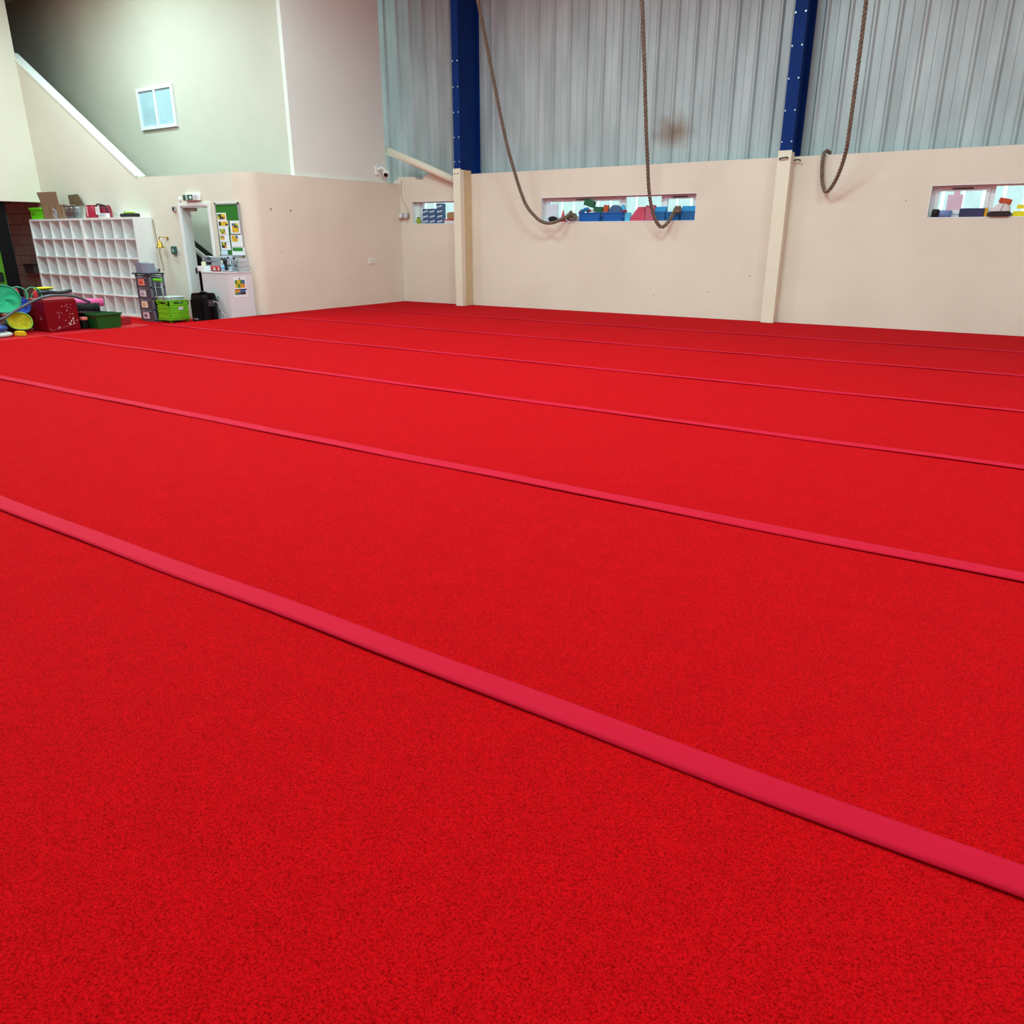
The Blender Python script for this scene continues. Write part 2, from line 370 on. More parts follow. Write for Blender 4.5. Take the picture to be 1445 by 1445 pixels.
# windows: frame > sashes, panes, vents
def window(n, x0, x1, mulls, vents):
    yf = YB+.13
    f = B()
    t = .045
    f.box((x0, yf, WZ0), (x1, yf+.07, WZ0+t)); f.box((x0, yf, WZ1-.022), (x1, yf+.07, WZ1)); f.box((x0, yf, WZ0+t), (x0+t, yf+.07, WZ1-.022)); f.box((x1-t, yf, WZ0+t), (x1, yf+.07, WZ1-.022))
    for m_ in mulls: f.box((m_-.03, yf+.002, WZ0+t), (m_+.03, yf+.068, WZ1-.022))
    fr = struct(f.build('window_%d' % n, PVC, loc=(x0, yf, WZ0)))
    xs = [x0+t]+[v for m_ in mulls for v in (m_-.03, m_+.03)]+[x1-t]
    for k in range(0, len(xs), 2):
        a, c = xs[k]+.001, xs[k+1]-.001
        if k//2 in vents:
            s_ = B(); q = .05; z0, z1 = WZ0+t, WZ1-.023
            s_.box((a, yf-.015, z0), (c, yf+.05, z0+q)); s_.box((a, yf-.015, z1-q), (c, yf+.05, z1)); s_.box((a, yf-.015, z0+q), (a+q, yf+.05, z1-q)); s_.box((c-q, yf-.015, z0+q), (c, yf+.05, z1-q))
            s_.build('sash', PVC, fr)
            v = B(); mid = (a+c)/2; v.box((mid-.13, yf-.03, z1-.030), (mid+.13, yf-.012, z1-.012), .003); v.build('trickle_vent', M((70, 66, 66), .5), fr)
        g = B(); g.box((a, yf+.03, WZ0+t), (c, yf+.036, WZ1-.022)); g.build('pane', MAT_GLASS, fr)
    s2 = B(); s2.box((x0, YB-.004, WZ0-.012), (x1, yf, WZ0+.002)); s2.build('sill', WHITE, fr)
    l2 = B(); l2.box((x0-.004, YB-.002, WZ0), (x0+.004, yf, WZ1)); l2.box((x1-.004, YB-.002, WZ0), (x1+.004, yf, WZ1)); l2.box((x0+.004, YB-.002, WZ1-.004), (x1-.004, yf, WZ1+.004)); l2.build('reveal', WHITE, fr)
window(1, *W1, [-11.03], [])
window(2, *W2, [-6.42, -5.68], [0, 2])
window(3, *W3, [-.83, .4], [0])
# outside: yard ground and a pale slatted boundary fence
b = B(); b.box((-30, YB+.6, -.4), (20, 40, -.3)); struct(b.build('ground_outside', M((190, 195, 192), .9), loc=ORG))
b = B(); x = -24
while x < 10: b.box((x, 19.0, -.3), (x+.30, 19.04, 3.1)); x += .36
b.box((-24, 19.04, .4), (10, 19.1, .55)); b.box((-24, 19.04, 2.3), (10, 19.1, 2.45))
tag(b.build('boundary_fence', M((238, 242, 240), .7, var=.06)), 'pale slatted boundary fence standing outside beyond the three windows', 'fence')
q0 = at_y(1338, 274.5, 16.0); q1 = at_y(1357, 290, 16.0)
b = B(); b.box((q0.x, 16.0, -.3), (q1.x, 16.05, q0.z), .01); b.box((q0.x+.08, 16.02, q0.z), (q1.x-.06, 16.06, q0.z+.06), .01)
tag(b.build('outdoor_board', M((250, 176, 196), .7)), 'pink board standing outside behind the right-hand window', 'board')

# ------------------------------------------------------------------ carpet mats and cover strips
strips = [(1.601, 1.614, .108), (3.439, 3.448, .112), (5.43, 5.275, .105), (7.20, 7.175, .104), (9.085, 9.15, .100), (10.98, 11.14, .098)]
cent = [(a+w/2, c+w/2) for a, c, w in strips]
edges = [(-3.2, -3.2), (-.22, -.22)] + cent + [(YB, YB)]
ords = ['nearest to the camera below the lowest strip, out of frame mostly', 'in the foreground, in front of the first wide strip', 'between the first and second strip from the camera', 'between the second and third strip from the camera', 'between the third and fourth strip from the camera', 'between the fourth and fifth strip from the camera', 'between the fifth and sixth strip from the camera', 'at the far end, along the foot of the back wall']
for i in range(1, 8):
    (a0, a1), (c0, c1) = edges[i], edges[i+1]
    b = B(); g = .003
    b.prism([(XS, a0+g), (XR, a1+g), (XR, c1-g), (XS, c0-g)], 'z', -.035, 0)
    o = b.build('carpet_mat', MAT_CARPET)
    tag(o, 'long red carpet mat '+ords[i], 'floor mat', 'red roll-out carpet mats of the sprung floor')
nth = ['first and widest-looking', 'second', 'third', 'fourth', 'fifth', 'sixth and farthest']
for i, (a, c, wd) in enumerate(strips):
    b = B(); n = 60
    def fn(u, v, a=a, c=c, wd=wd, i=i):
        x = XS+.05+(XR-XS-.05)*u
        y = a+(c-a)*u+wd*v+.004*math.sin(x*2.3+i)+.003*math.sin(x*5.1+2*i)
        return (x, y, .0045+.0035*(1-v)*(1+.5*math.sin(x*3+i)))
    b.grid(fn, n, 4)
    r_ = bmesh.ops.extrude_face_region(b.bm, geom=b.bm.faces[:])
    for v in [e for e in r_['geom'] if isinstance(e, bmesh.types.BMVert)]: v.co.z = .0005 if v.co.z < .0062 else v.co.z-.004
    tag(b.build('cover_strip', MAT_STRIP), 'crimson cover strip over a mat joint, %s counting from the camera' % nth[i], 'strip', 'crimson strips over the mat joints')

# ------------------------------------------------------------------ steel columns with cream boxed feet
def column(x0, x1, yf, ztop, lab, lab2, ply):
    t = thing('steel_column', ((x0+x1)/2, yf+.2, 0), lab, 'column', 'blue steel columns along the back wall')
    yb_ = YB+.30
    p = B(); p.box((x0+.01, yf+.03, ztop-.3), (x1-.01, yf+.055, CEIL-.02)); p.build('front_flange', BLUE_STEEL, t)
    xm = (x0+x1)/2
    p = B(); p.box((xm-.02, yf+.055, ztop-.3), (xm+.02, yb_, CEIL-.02)); p.build('web', BLUE_STEEL, t)
    p = B(); p.box((x0+.01, yb_, ztop-.3), (x1-.01, yb_+.02, CEIL-.02)); p.build('back_flange', BLUE_STEEL, t)
    for k in range(5):
        z = ztop+.12+k*.42
        for sx in (.03, x1-x0-.03):
            p = B(); p.cyl((x0+sx, yf+.03, z), (x0+sx, yf+.022, z), .012, n=8); p.build('bolt', M((200, 205, 210), .3, metal=.5), t)
    # boxing
    s = thing('column_boxing', ((x0+x1)/2, yf+.1, 0), lab2, 'column casing', 'cream casings round the column feet')
    p = B(); p.box((x0, yf, .002), (x1, yf+.028, ztop), .004); p.build('front_board', MAT_BEAM, s)
    for xx, nm in ((x0+.012, 'side_board'), (x1-.03, 'side_board')):
        p = B(); p.box((xx, yf+.028, .002), (xx+.018, YB-.002, ztop-.02)); p.build(nm, MAT_BEAM if xx < xm or not ply else M((214, 190, 150), .7), s)
    if ply:
        p = B(); p.box((x1-.012, yf+.028, .002), (x1, yf+.12, ztop-.02)); p.build('corner_batten', MAT_BEAM, s)
    return s
s1 = column(-9.80, -9.63, 12.67, 2.53, 'blue steel column beside the sloping pipe, left of the two', 'cream casing of the left column beside the narrow window', True)
s2 = column(-3.72, -3.52, 12.83, 2.53, 'blue steel column between the rope loop and the long window', 'cream casing of the right column with a hook near its top', False)
for sx in (.045, .115):
    p = B(); p.cyl((-9.80+sx, 12.672, 2.44), (-9.80+sx, 12.664, 2.44), .012, n=8); p.build('screw', BLACK, s1)
p = B(); p.tube([(-3.69, 12.83, 2.41), (-3.68, 12.80, 2.42), (-3.62, 12.785, 2.425), (-3.57, 12.80, 2.43), (-3.565, 12.83, 2.42)], .010, 8)
tag(p.build('cleat_hook', M((60, 50, 50), .4, metal=.6)), 'dark metal cleat on the front of the right cream casing', 'hook')
p = B(); p.tube([(-3.515, 12.99, 2.40), (-3.46, 12.97, 2.405), (-3.42, 12.96, 2.40), (-3.415, 12.96, 2.375)], .010, 8)
tag(p.build('wall_hook', M((60, 50, 50), .4, metal=.6)), 'dark metal bracket on the right side of the right cream casing', 'hook')

# sloping pipe in the far corner
p = B(); p.tube([(-11.80, 12.86, 3.02), (-10.8, 12.90, 2.66), (-9.81, 12.94, 2.29)], .072, 18)
tag(p.build('sloping_pipe', MAT_BEAM), 'thick cream pipe sloping from the grey wall down to the left column', 'pipe')
p = B(); p.tube([(-10.17, 13.2, 2.30), (-10.12, 13.2, 2.46), (-9.78, 13.335, 3.10)], .007, 6)
tag(p.build('bracing_rod', M((90, 95, 95), .5)), 'thin diagonal rod in front of the cladding, left of the left column', 'rod')

# ------------------------------------------------------------------ climbing ropes
def smooth(pts, n=10):
    pts = [Vector(p) for p in pts]; out = []
    for i in range(len(pts)-1):
        p0 = pts[max(i-1, 0)]; p1 = pts[i]; p2 = pts[i+1]; p3 = pts[min(i+2, len(pts)-1)]
        for k in range(n):
            t = k/n
            out.append(.5*((2*p1)+(p2-p0)*t+(2*p0-5*p1+4*p2-p3)*t*t+(3*p1-p0-3*p2+p3)*t**3))
    return out+[pts[-1]]
def resample(pts, step):
    out = [pts[0]]; acc = 0
    for a, c in zip(pts, pts[1:]):
        L = (c-a).length; d = step-acc
        while d <= L: out.append(a+(c-a)*(d/L)); d += step
        acc = (acc+L) % step
    out.append(pts[-1]); return out
def strands(b, pts, R, pitch=.16):
    pts = resample(pts, .022); u = None; fr = []
    for i, p in enumerate(pts):
        d = (pts[min(i+1, len(pts)-1)]-pts[max(i-1, 0)]).normalized()
        if u is None: u = d.orthogonal().normalized()
        u = (u-d*u.dot(d)).normalized(); fr.append((p, u, d.cross(u)))
    for k in range(3):
        q = [p+(u*math.cos(2*PI*(i*.022/pitch+k/3))+v*math.sin(2*PI*(i*.022/pitch+k/3)))*R*.52 for i, (p, u, v) in enumerate(fr)]
        b.tube(q, R*.56, 7)
def knot_pts(c, s, a=0):
    o = []
    for i in range(90):
        t = 2*PI*i/90; rr = 1+.42*math.cos(3*t)
        v = Vector((rr*math.cos(2*t), .75*math.sin(3*t), .85*rr*math.sin(2*t)))*s
        o.append(Vector(c)+Matrix.Rotation(a, 3, 'Y') @ v)
    return o
def rope(lab, pts, knots, R=.030):
    t = thing('climbing_rope', pts[0], lab, 'rope', 'climbing ropes tied back to the wall')
    b = B(); strands(b, smooth(pts), R); b.build('rope_length', MAT_ROPE, t)
    for c, s, a in knots:
        b = B(); b.tube(knot_pts(c, s, a), R*.82, 8, closed=True); b.build('knot', MAT_ROPE, t)
    p = B(); q = Vector(pts[0]); p.lathe(q, [(.05, -.12), (.055, -.05), (.03, 0), (.02, CEIL-q.z-.001)], 12); p.build('end_fitting', STEEL, t)
rope('climbing rope swept left to right into the knot beside the red cone', [(-8.45, 11.3, 5.9), (-8.46, 11.9, 4.4), (-8.38, 12.30, 3.09), (-8.30, 12.45, 2.55), (-8.13, 12.60, 1.92), (-7.96, 12.70, 1.66), (-7.80, 12.73, 1.56), (-7.66, 12.78, 1.545), (-7.52, 12.88, 1.60), (-7.45, 12.95, 1.65), (-7.40, 12.985, 1.67)], [((-7.39, 13.035, 1.66), .058, .4)])
rope('climbing rope hanging straight then looping up onto the blue foam blocks', [(-5.50, 11.2, 5.9), (-5.57, 11.8, 4.2), (-5.62, 12.20, 2.90), (-5.655, 12.40, 2.42), (-5.67, 12.55, 2.01), (-5.65, 12.70, 1.69), (-5.59, 12.80, 1.51), (-5.52, 12.85, 1.465), (-5.45, 12.90, 1.54), (-5.39, 12.955, 1.68), (-5.345, 12.985, 1.74), (-5.30, 13.02, 1.775)], [((-5.345, 13.00, 1.735), .035, .2)], .029)
rope('short rope loop hung over the wall top right of the right column', [(-2.45, 11.2, 5.9), (-2.55, 11.9, 4.2), (-2.65, 12.40, 2.72), (-2.71, 12.60, 2.39), (-2.80, 12.75, 2.15), (-2.90, 12.85, 1.985), (-2.98, 12.90, 1.94), (-3.05, 12.94, 2.07), (-3.09, 12.97, 2.29), (-3.09, 12.985, 2.46), (-3.07, 13.06, 2.51), (-3.05, 13.18, 2.492)], [], .027)

# ------------------------------------------------------------------ pigeonhole shelving
def shelf_unit(x0, x1, lab):
    y0, y1, z0, z1 = 8.75, YD-.004, LOW, 1.655
    t = thing('pigeonhole_unit', ((x0+x1)/2, y0, z0), lab, 'shelving', 'white pigeonhole units')
    W_ = M((243, 243, 242), .4, var=.015)
    p = B(); e = .036
    p.box((x0, y0, z0), (x0+e, y1, z1), .002); p.box((x1-e, y0, z0), (x1, y1, z1), .002)
    p.box((x0+e, y0, z1-e), (x1-e, y1, z1)); p.box((x0+e, y0, z0), (x1-e, y1, z0+e)); p.build('frame', W_, t)
    p = B(); p.box((x0+e, y1-.012, z0+e), (x1-e, y1, z1-e)); p.build('back_panel', W_, t)
    iw = (x1-x0-2*e); ih = z1-z0-2*e
    for k in range(1, 5):
        zz = z0+e+ih*k/5; p = B(); p.box((x0+e, y0+.002, zz-.011), (x1-e, y1-.012, zz+.011)); p.build('shelf_board', W_, t)
    for k in range(1, 5):
        xx = x0+e+iw*k/5
        for j in range(5):
            za, zb = z0+e+ih*j/5+(.011 if j else 0), z0+e+ih*(j+1)/5-(.011 if j < 4 else 0)
            p = B(); p.box((xx-.010, y0+.003, za), (xx+.010, y1-.012, zb)); p.build('divider', W_, t)
    return t
SX0, SXM, SX1 = -18.06, -16.05, -14.24
shelf_unit(SX0, SXM-.002, 'white pigeonhole unit on the left, below the green box and cardboard box')
shelf_unit(SXM+.002, SX1, 'white pigeonhole unit on the right, beside the grey drawer tower')
ST = 1.656
# things on the shelving
LIME = M((104, 205, 20), .45)
t = thing('lidded_box', (-17.9, 8.92, ST), 'bright green lidded storage box at the left end of the shelf top', 'box')
p = B(); p.box((-18.04, 8.80, ST), (-17.58, 9.05, ST+.19), .006); p.build('body', LIME, t)
p = B(); p.box((-18.058, 8.785, ST+.175), (-17.562, 9.065, ST+.225), .008); p.build('lid', LIME, t)
p = B(); p.box((-17.96, 8.795, ST+.08), (-17.88, 8.80, ST+.12)); p.build('label_holder', M((70, 130, 20), .5), t)
KRAFT = M((150, 116, 88), .85, var=.08); KR2 = M((112, 88, 62), .85, var=.08)
t = thing('cardboard_box', (-17.15, 8.9, ST), 'open brown cardboard box with raised flaps on the shelf top', 'box')
bx0, bx1, by0, by1, bh = -17.50, -16.76, 8.79, 9.07, .265
p = B(); th = .006
p.box((bx0, by0, ST), (bx1, by0+th, ST+bh)); p.box((bx0, by1-th, ST), (bx1, by1, ST+bh)); p.box((bx0, by0, ST), (bx0+th, by1, ST+bh)); p.box((bx1-th, by0, ST), (bx1, by1, ST+bh)); p.box((bx0, by0, ST), (bx1, by1, ST+th))
p.build('body', KRAFT, t)
p = B(); p.prism([(bx0, ST+bh), (bx1-.06, ST+bh), (bx1-.10, ST+bh+.24), (bx0-.12, ST+bh+.25)], 'y', by0, by0+th); p.build('front_flap', M((140, 108, 84), .85), t)
p = B(); p.prism([(bx1-.16, ST+bh+.001), (bx1+.38, ST+bh-.02), (bx1+.20, ST+bh+.20), (bx1-.18, ST+bh+.19)], 'y', by1-.008, by1-.002); p.build('back_flap', KR2, t)
p = B(); p.grid(lambda u, w_: Vector((bx1+.24*w_, by0+.03+.22*u, ST+bh-.003+.0*u-.03*w_+.05*u*w_)), 3, 3, thick=.006); p.build('side_flap', M((190, 170, 150), .85), t)
for xx in (-17.24, -17.0):
    p = B(); p.box((xx, by0-.0015, ST+.0), (xx+.02, by0, ST+bh-.01)); p.build('printed_stripe', M((112, 84, 62), .85), t)
t = thing('plastic_wrap', (-17.0, 8.775, ST), 'crumpled white plastic wrapper in front of the cardboard box', 'wrapper')
p = B()
p.grid(lambda u, w_: Vector((-17.06+.15*u+.02*math.sin(9*w_+u*5), 8.776-.012*math.sin(7*u+4*w_)**2, ST+.002+(.20-.05*math.sin(u*PI*3))*w_)), 10, 10, thick=.004); p.build('sheet', M((225, 225, 228), .3), t)
# wrapped bottle packs
def jar(x, y, col, lab, cap, h=.21, rr=.035):
    t = thing('drinks_bottle', (x, y, ST), lab, 'bottle', 'wrapped bottles on the shelf top')
    p = B(); p.lathe((x, y, ST), [(rr, 0), (rr, h*.62), (rr*.55, h*.82), (rr*.45, h*.88)], 16); p.build('body', M(col, .15), t)
    p = B(); p.lathe((x, y, ST+h*.88), [(rr*.5, 0), (rr*.5, h*.12)], 12); p.build('cap', M(cap, .4), t)
pos = [(-16.64, (92, 14, 28), 'dark red'), (-16.56, (70, 26, 26), 'brown'), (-16.48, (84, 34, 34), 'russet'), (-16.40, (60, 50, 46), 'dark brown'), (-16.30, (100, 100, 100), 'grey'), (-16.22, (120, 124, 124), 'light grey')]
where = ['leftmost of the wrapped row by the cardboard box', 'second from the left in the wrapped row', 'third from the left in the wrapped row', 'fourth from the left in the wrapped row', 'fifth from the left in the wrapped row', 'rightmost of the wrapped row, next to the crimson bag']
for (x, c, nm), wh in zip(pos, where): jar(x, 8.84, c, '%s bottle, %s' % (nm, wh), (200, 200, 205) if c[0] > 80 else (40, 40, 42))
p = B(); 
def wrapf(u, w_):
    a = 2*PI*u; cx, cy = -16.43, 8.85
    ex = .265*math.copysign(abs(math.cos(a))**.5, math.cos(a)); ey = .062*math.copysign(abs(math.sin(a))**.5, math.sin(a))
    k = 1+.03*math.sin(23*u+9*w_)
    return Vector((cx+ex*k, cy+ey*k, ST+.001+.225*w_+.008*math.sin(31*u)*w_))
p.grid(wrapf, 48, 6)
tag(p.build('shrink_wrap', MAT_CLEAR), 'clear crinkled shrink wrap round the bottle row on the shelf top', 'wrapper')
def bag(x0, x1, y0, y1, h, col, lab, extra=None):
    t = thing('gift_bag', ((x0+x1)/2, (y0+y1)/2, ST), lab, 'bag', 'crimson bags on the shelf top')
    p = B()
    def f(u, w_):
        a = 2*PI*u; k = (1-.25*w_**3)*(1+.04*math.sin(5*a+7*w_))
        c, s_ = math.cos(a), math.sin(a)
        return Vector(((x0+x1)/2+(x1-x0)/2*k*math.copysign(abs(c)**.6, c), (y0+y1)/2+(y1-y0)/2*k*math.copysign(abs(s_)**.6, s_), ST+.001+h*w_))
    p.grid(f, 28, 8); bmesh.ops.holes_fill(p.bm, edges=[e for e in p.bm.edges if e.is_boundary]); p.build('body', M(col, .3), t)
    return t
t = bag(-15.97, -15.67, 8.80, 8.98, .235, (170, 20, 52), 'crimson shiny bag with pale ribbon, left of the white slip box')
p = B(); p.box((-15.83, 8.775, ST+.03), (-15.80, 8.79, ST+.21), .003); p.build('ribbon', M((240, 170, 180), .4), t)
t = bag(-15.625, -15.26, 8.86, 9.0, .225, (150, 26, 56), 'crimson bag with black strap and white panel, behind the white slip box')
p = B(); p.box((-15.58, 8.815, ST+.06), (-15.45, 8.832, ST+.20), .003); p.build('white_panel', M((235, 230, 228), .4), t)
p = B(); p.tube(smooth([(-15.60, 8.87, ST+.215), (-15.56, 8.86, ST+.245), (-15.42, 8.86, ST+.235), (-15.30, 8.87, ST+.20), (-15.25, 8.88, ST+.09)]), .014, 8); p.build('strap', BLACK, t)
t = thing('slip_box', (-15.27, 8.80, ST), 'small white slip box with pale blue label on the shelf top', 'box')
p = B(); p.box((-15.41, 8.76, ST), (-15.13, 8.83, ST+.075), .006); p.build('body', WHITE, t)
p = B(); p.box((-15.37, 8.757, ST+.03), (-15.20, 8.76, ST+.06)); p.build('label', M((190, 215, 235), .5), t)
t = thing('hole_punch', (-14.5, 8.86, ST), 'black flat device with lime top near the right end of the shelf top', 'device')
p = B(); p.box((-14.74, 8.79, ST), (-14.28, 8.93, ST+.065), .02); p.build('body', BLACK, t)
p = B(); p.box((-14.62, 8.81, ST+.065), (-14.40, 8.91, ST+.095), .012); p.build('top_pad', M((170, 230, 70), .4), t)
p = B(); p.lathe((-14.66, 8.86, ST+.065), [(.022, 0), (.022, .03), (.012, .04)], 12); p.build('knob', BLACK, t)
p = B(); p.grid(lambda u, w_: Vector((-14.86+.1*math.cos(2*PI*u)*math.sin(PI*w_)*(1+.2*math.sin(9*u)), 8.84+.06*math.sin(2*PI*u)*math.sin(PI*w_), ST+.062-.06*math.cos(PI*w_)+.0)), 20, 10)
tag(p.build('plastic_pouch', MAT_CLEAR), 'crumpled clear plastic pouch left of the black lime-topped device', 'pouch')

# ------------------------------------------------------------------ drawer tower and what stands on it
GP = M((112, 112, 124), .5); GP2 = M((78, 74, 82), .5)
tx0, tx1, ty0, ty1, tz = -13.95, -13.50, 8.42, 8.72, .665
t = thing('drawer_tower', ((tx0+tx1)/2, ty0, LOW), 'grey plastic drawer tower with four picture labels beside the shelving', 'drawers')
p = B()
for xx in (tx0, tx1-.03):
    for yy in (ty0+.01, ty1-.03): p.box((xx, yy, LOW), (xx+.03, yy+.03, tz))
for k in range(5):
    z = LOW+.02+k*(tz-LOW-.05)/4
    p.box((tx0, ty0+.01, z-.012), (tx1, ty1, z+.012))
p.build('frame', GP, t)
p = B(); p.box((tx0-.05, ty0-.02, tz), (tx1+.01, ty1+.015, tz+.022), .004); p.build('top_board', M((30, 30, 34), .5), t)
labs = [((236, 150, 130), (206, 70, 50)), ((222, 220, 228), (160, 160, 175)), ((236, 230, 210), (216, 180, 110)), ((230, 214, 226), (120, 90, 110))]
ph = (tz-LOW-.05)/4
for k in range(4):
    z0_ = LOW+.036+(3-k)*ph; d = B(); d.box((tx0+.034, ty0, z0_), (tx1-.034, ty1-.04, z0_+ph*.80), .004); dr = d.build('drawer', GP2, t)
    q = B(); q.box((tx0+.10, ty0-.006, z0_+.015), (tx1-.16, ty0-.001, z0_+.15)); q.build('label_card', M(labs[k][0], .6), dr)
    q = B()
    q.prism([(tx0+.13, z0_+.05), (tx0+.15, z0_+.11), (tx0+.18, z0_+.085), (tx0+.21, z0_+.11), (tx0+.235, z0_+.05), (tx0+.19, z0_+.035)], 'y', ty0-.009, ty0-.006); q.build('picture', M(labs[k][1], .6), dr)
    q = B(); q.box((tx0+.06, ty0-.014, z0_+ph*.80-.02), (tx1-.06, ty0, z0_+ph*.80)); q.build('lip', GP, dr)
t = thing('box_file', (-13.80, 8.50, tz+.022), 'grey-blue box file standing on the drawer tower', 'file')
p = B(); p.box((-13.90, 8.44, tz+.023), (-13.72, 8.60, tz+.20), .003); p.build('spine_box', M((128, 130, 150), .6), t)
p = B(); p.box((-13.715, 8.435, tz+.023), (-13.55, 8.60, tz+.19), .003); p.build('lid_panel', M((146, 150, 172), .6), t)
t = thing('clear_bag', (-13.58, 8.66, tz+.022), 'clear plastic bag of black and white pieces on the tower', 'bag')
p = B(); p.grid(lambda u, w_: Vector((-13.585+.065*math.cos(2*PI*u)*math.sin(PI*w_)*(1+.15*math.sin(11*u)), 8.665+.045*math.sin(2*PI*u)*math.sin(PI*w_)*(1+.2*math.sin(13*u)), tz+.084-.06*math.cos(PI*w_))), 20, 10); p.build('bag_film', MAT_CLEAR, t)
for k in range(6):
    p = B(); x = -13.63+.016*k; p.box((x, 8.65+.006*(k % 3), tz+.03+.012*(k % 2)), (x+.024, 8.675+.006*(k % 3), tz+.06+.018*(k % 3)), .004, mat=rz((x+.012, 8.665, 0), k*.9)); p.build('loose_piece', BLACK if k % 2 else M((200, 205, 205), .4), t)

# ------------------------------------------------------------------ green folding crate on wheels
CG = M((116, 196, 22), .45, var=.05); CG2 = M((96, 168, 18), .5)
cx0, cx1, cy0, cy1, cz0, cz1 = -13.45, -13.07, 8.45, 8.86, LOW+.05, .215
cr_lab = 'lime green folding crate trolley with raised handle, between drawer tower and speaker'
t = thing('folding_crate', ((cx0+cx1)/2, (cy0+cy1)/2, LOW), cr_lab, 'crate')
def crate_side(name, a, c, axis, hand):
    p = B(); n = 5; H_ = cz1-cz0
    for k in range(n):
        z = cz0+.03+k*(H_-.11)/n; e = .003 if k % 2 else 0
        for j in range(2):
            m0 = a+(c-a)*j/2+.004; m1 = a+(c-a)*(j+1)/2-.004
            if axis == 'x+': p.box((cx1-.02, m0, z), (cx1-e, m1, z+(H_-.11)/n-.006), .003)
            if axis == 'y-': p.box((m0, cy0+e, z), (m1, cy0+.02, z+(H_-.11)/n-.006), .003)
            if axis == 'x-': p.box((cx0+e, m0, z), (cx0+.02, m1, z+(H_-.11)/n-.006), .003)
            if axis == 'y+': p.box((m0, cy1-.02, z), (m1, cy1-e, z+(H_-.11)/n-.006), .003)
    if axis in ('x+', 'x-'):
        xx = cx1-.024 if axis == 'x+' else cx0; p.box((xx+.006, a, cz0), (xx+.016, c, cz1-.07)); s_ = B()
    else:
        yy = cy0 if axis == 'y-' else cy1-.024; p.box((a, yy+.006, cz0), (c, yy+.016, cz1-.07))
    return p.build(name, CG, t)
crate_side('side_panel', cy0+.02, cy1-.02, 'x+', 1); crate_side('side_panel', cy0+.02, cy1-.02, 'x-', 1)
crate_side('end_panel', cx0+.02, cx1-.02, 'y-', 1); crate_side('end_panel', cx0+.02, cx1-.02, 'y+', 1)
p = B(); p.box((cx0, cy0, cz0-.01), (cx1, cy1, cz0+.02), .004); p.build('base', CG2, t)
p = B(); hz0, hz1 = cz1-.075, cz1
# rim with hand holes
for (xa, xb) in ((cx0, cx0+.02), (cx1-.02, cx1)):
    p.box((xa, cy0, hz1-.022), (xb, cy1, hz1), .003); p.box((xa, cy0, hz0), (xb, cy0+.11, hz1-.02)); p.box((xa, cy1-.11, hz0), (xb, cy1, hz1-.02)); p.box((xa, cy0+.11, hz0), (xb, cy1-.11, hz0+.018))
for (ya_, yb_) in ((cy0, cy0+.02), (cy1-.02, cy1)):
    p.box((cx0, ya_, hz1-.022), (cx1, yb_, hz1), .003); p.box((cx0, ya_, hz0), (cx0+.07, yb_, hz1-.02)); p.box((cx1-.07, ya_, hz0), (cx1, yb_, hz1-.02)); p.box((cx0+.19, ya_, hz0), (cx1-.19, yb_, hz1-.02)); p.box((cx0, ya_, hz0), (cx1, yb_, hz0+.018))
p.box((cx0-.006, cy0-.006, hz1-.008), (cx1+.006, cy0+.02, hz1+.006), .003); p.box((cx1-.02, cy0, hz1-.008), (cx1+.006, cy1+.006, hz1+.006), .003)
p.build('rim', CG, t)
p = B(); p.box((cx1+.0005, 8.64, .05), (cx1+.004, 8.73, .105)); p.build('paper_label', M((225, 228, 232), .6), t)
hx0, hx1, hy = cx0+.05, cx0+.24, cy0+.008
for xx in (hx0, hx1):
    p = B(); p.cyl((xx, hy, cz0+.05), (xx, hy, .56), .008, n=10); p.build('handle_rod', STEEL, t)
p = B(); p.box((hx0-.03, hy-.02, .555), (hx1+.03, hy+.02, .60), .012); p.build('handle_grip', M((104, 210, 20), .4), t)
for xx in (cx0+.05, cx1-.05):
    for yy in (cy0+.04, cy1-.04):
        p = B(); p.cyl((xx-.012, yy, LOW+.03), (xx+.012, yy, LOW+.03), .03, n=14); p.build('wheel', CG2, t)
t = thing('storage_lid', ((cx0+cx1)/2, 8.65, cz1+.008), 'clear shallow plastic box and lid lying across the green crate', 'tub')
p = B(); lz = cz1+.008; p.box((cx0-.01, cy0+.03, lz), (cx1-.02, cy1-.06, lz+.045), .008); p.build('shallow_box', M((196, 216, 214), .25, alpha=.8), t)
p = B(); p.box((cx0-.025, cy0+.015, lz+.045), (cx1-.005, cy1-.045, lz+.062), .006); p.build('lid', M((216, 234, 232), .25, alpha=.85), t)

# ------------------------------------------------------------------ black portable speaker
t = thing('portable_speaker', (-11.95, 8.40, LOW), 'black rounded portable speaker in front of the white cabinet', 'speaker')
sx0, sx1, sy0, sy1, sz = -12.15, -11.75, 8.24, 8.56, .40
p = B()
def spk(u, w_):
    a = 2*PI*u; c, s_ = math.cos(a), math.sin(a)
    k = 1-.10*max(0, (w_-.85)/.15)**2-.05*max(0, (.12-w_)/.12)
    return Vector(((sx0+sx1)/2+(sx1-sx0)/2*k*math.copysign(abs(c)**.55, c), (sy0+sy1)/2+(sy1-sy0)/2*k*math.copysign(abs(s_)**.55, s_), LOW+.012+(sz-LOW-.012)*w_))
p.grid(spk, 40, 20); bmesh.ops.holes_fill(p.bm, edges=[e for e in p.bm.edges if e.is_boundary])
p.build('cabinet_shell', M((3, 3, 4), .5, bump=.1, spec=.2), t)
p = B(); p.tube(smooth([(sx0+.12, sy0+.17, sz-.004), (sx0+.14, sy0+.17, sz+.018), (sx0+.28, sy0+.17, sz+.018), (sx0+.30, sy0+.17, sz-.004)], 6), .013, 8); p.build('carry_handle', M((40, 40, 42), .4), t)
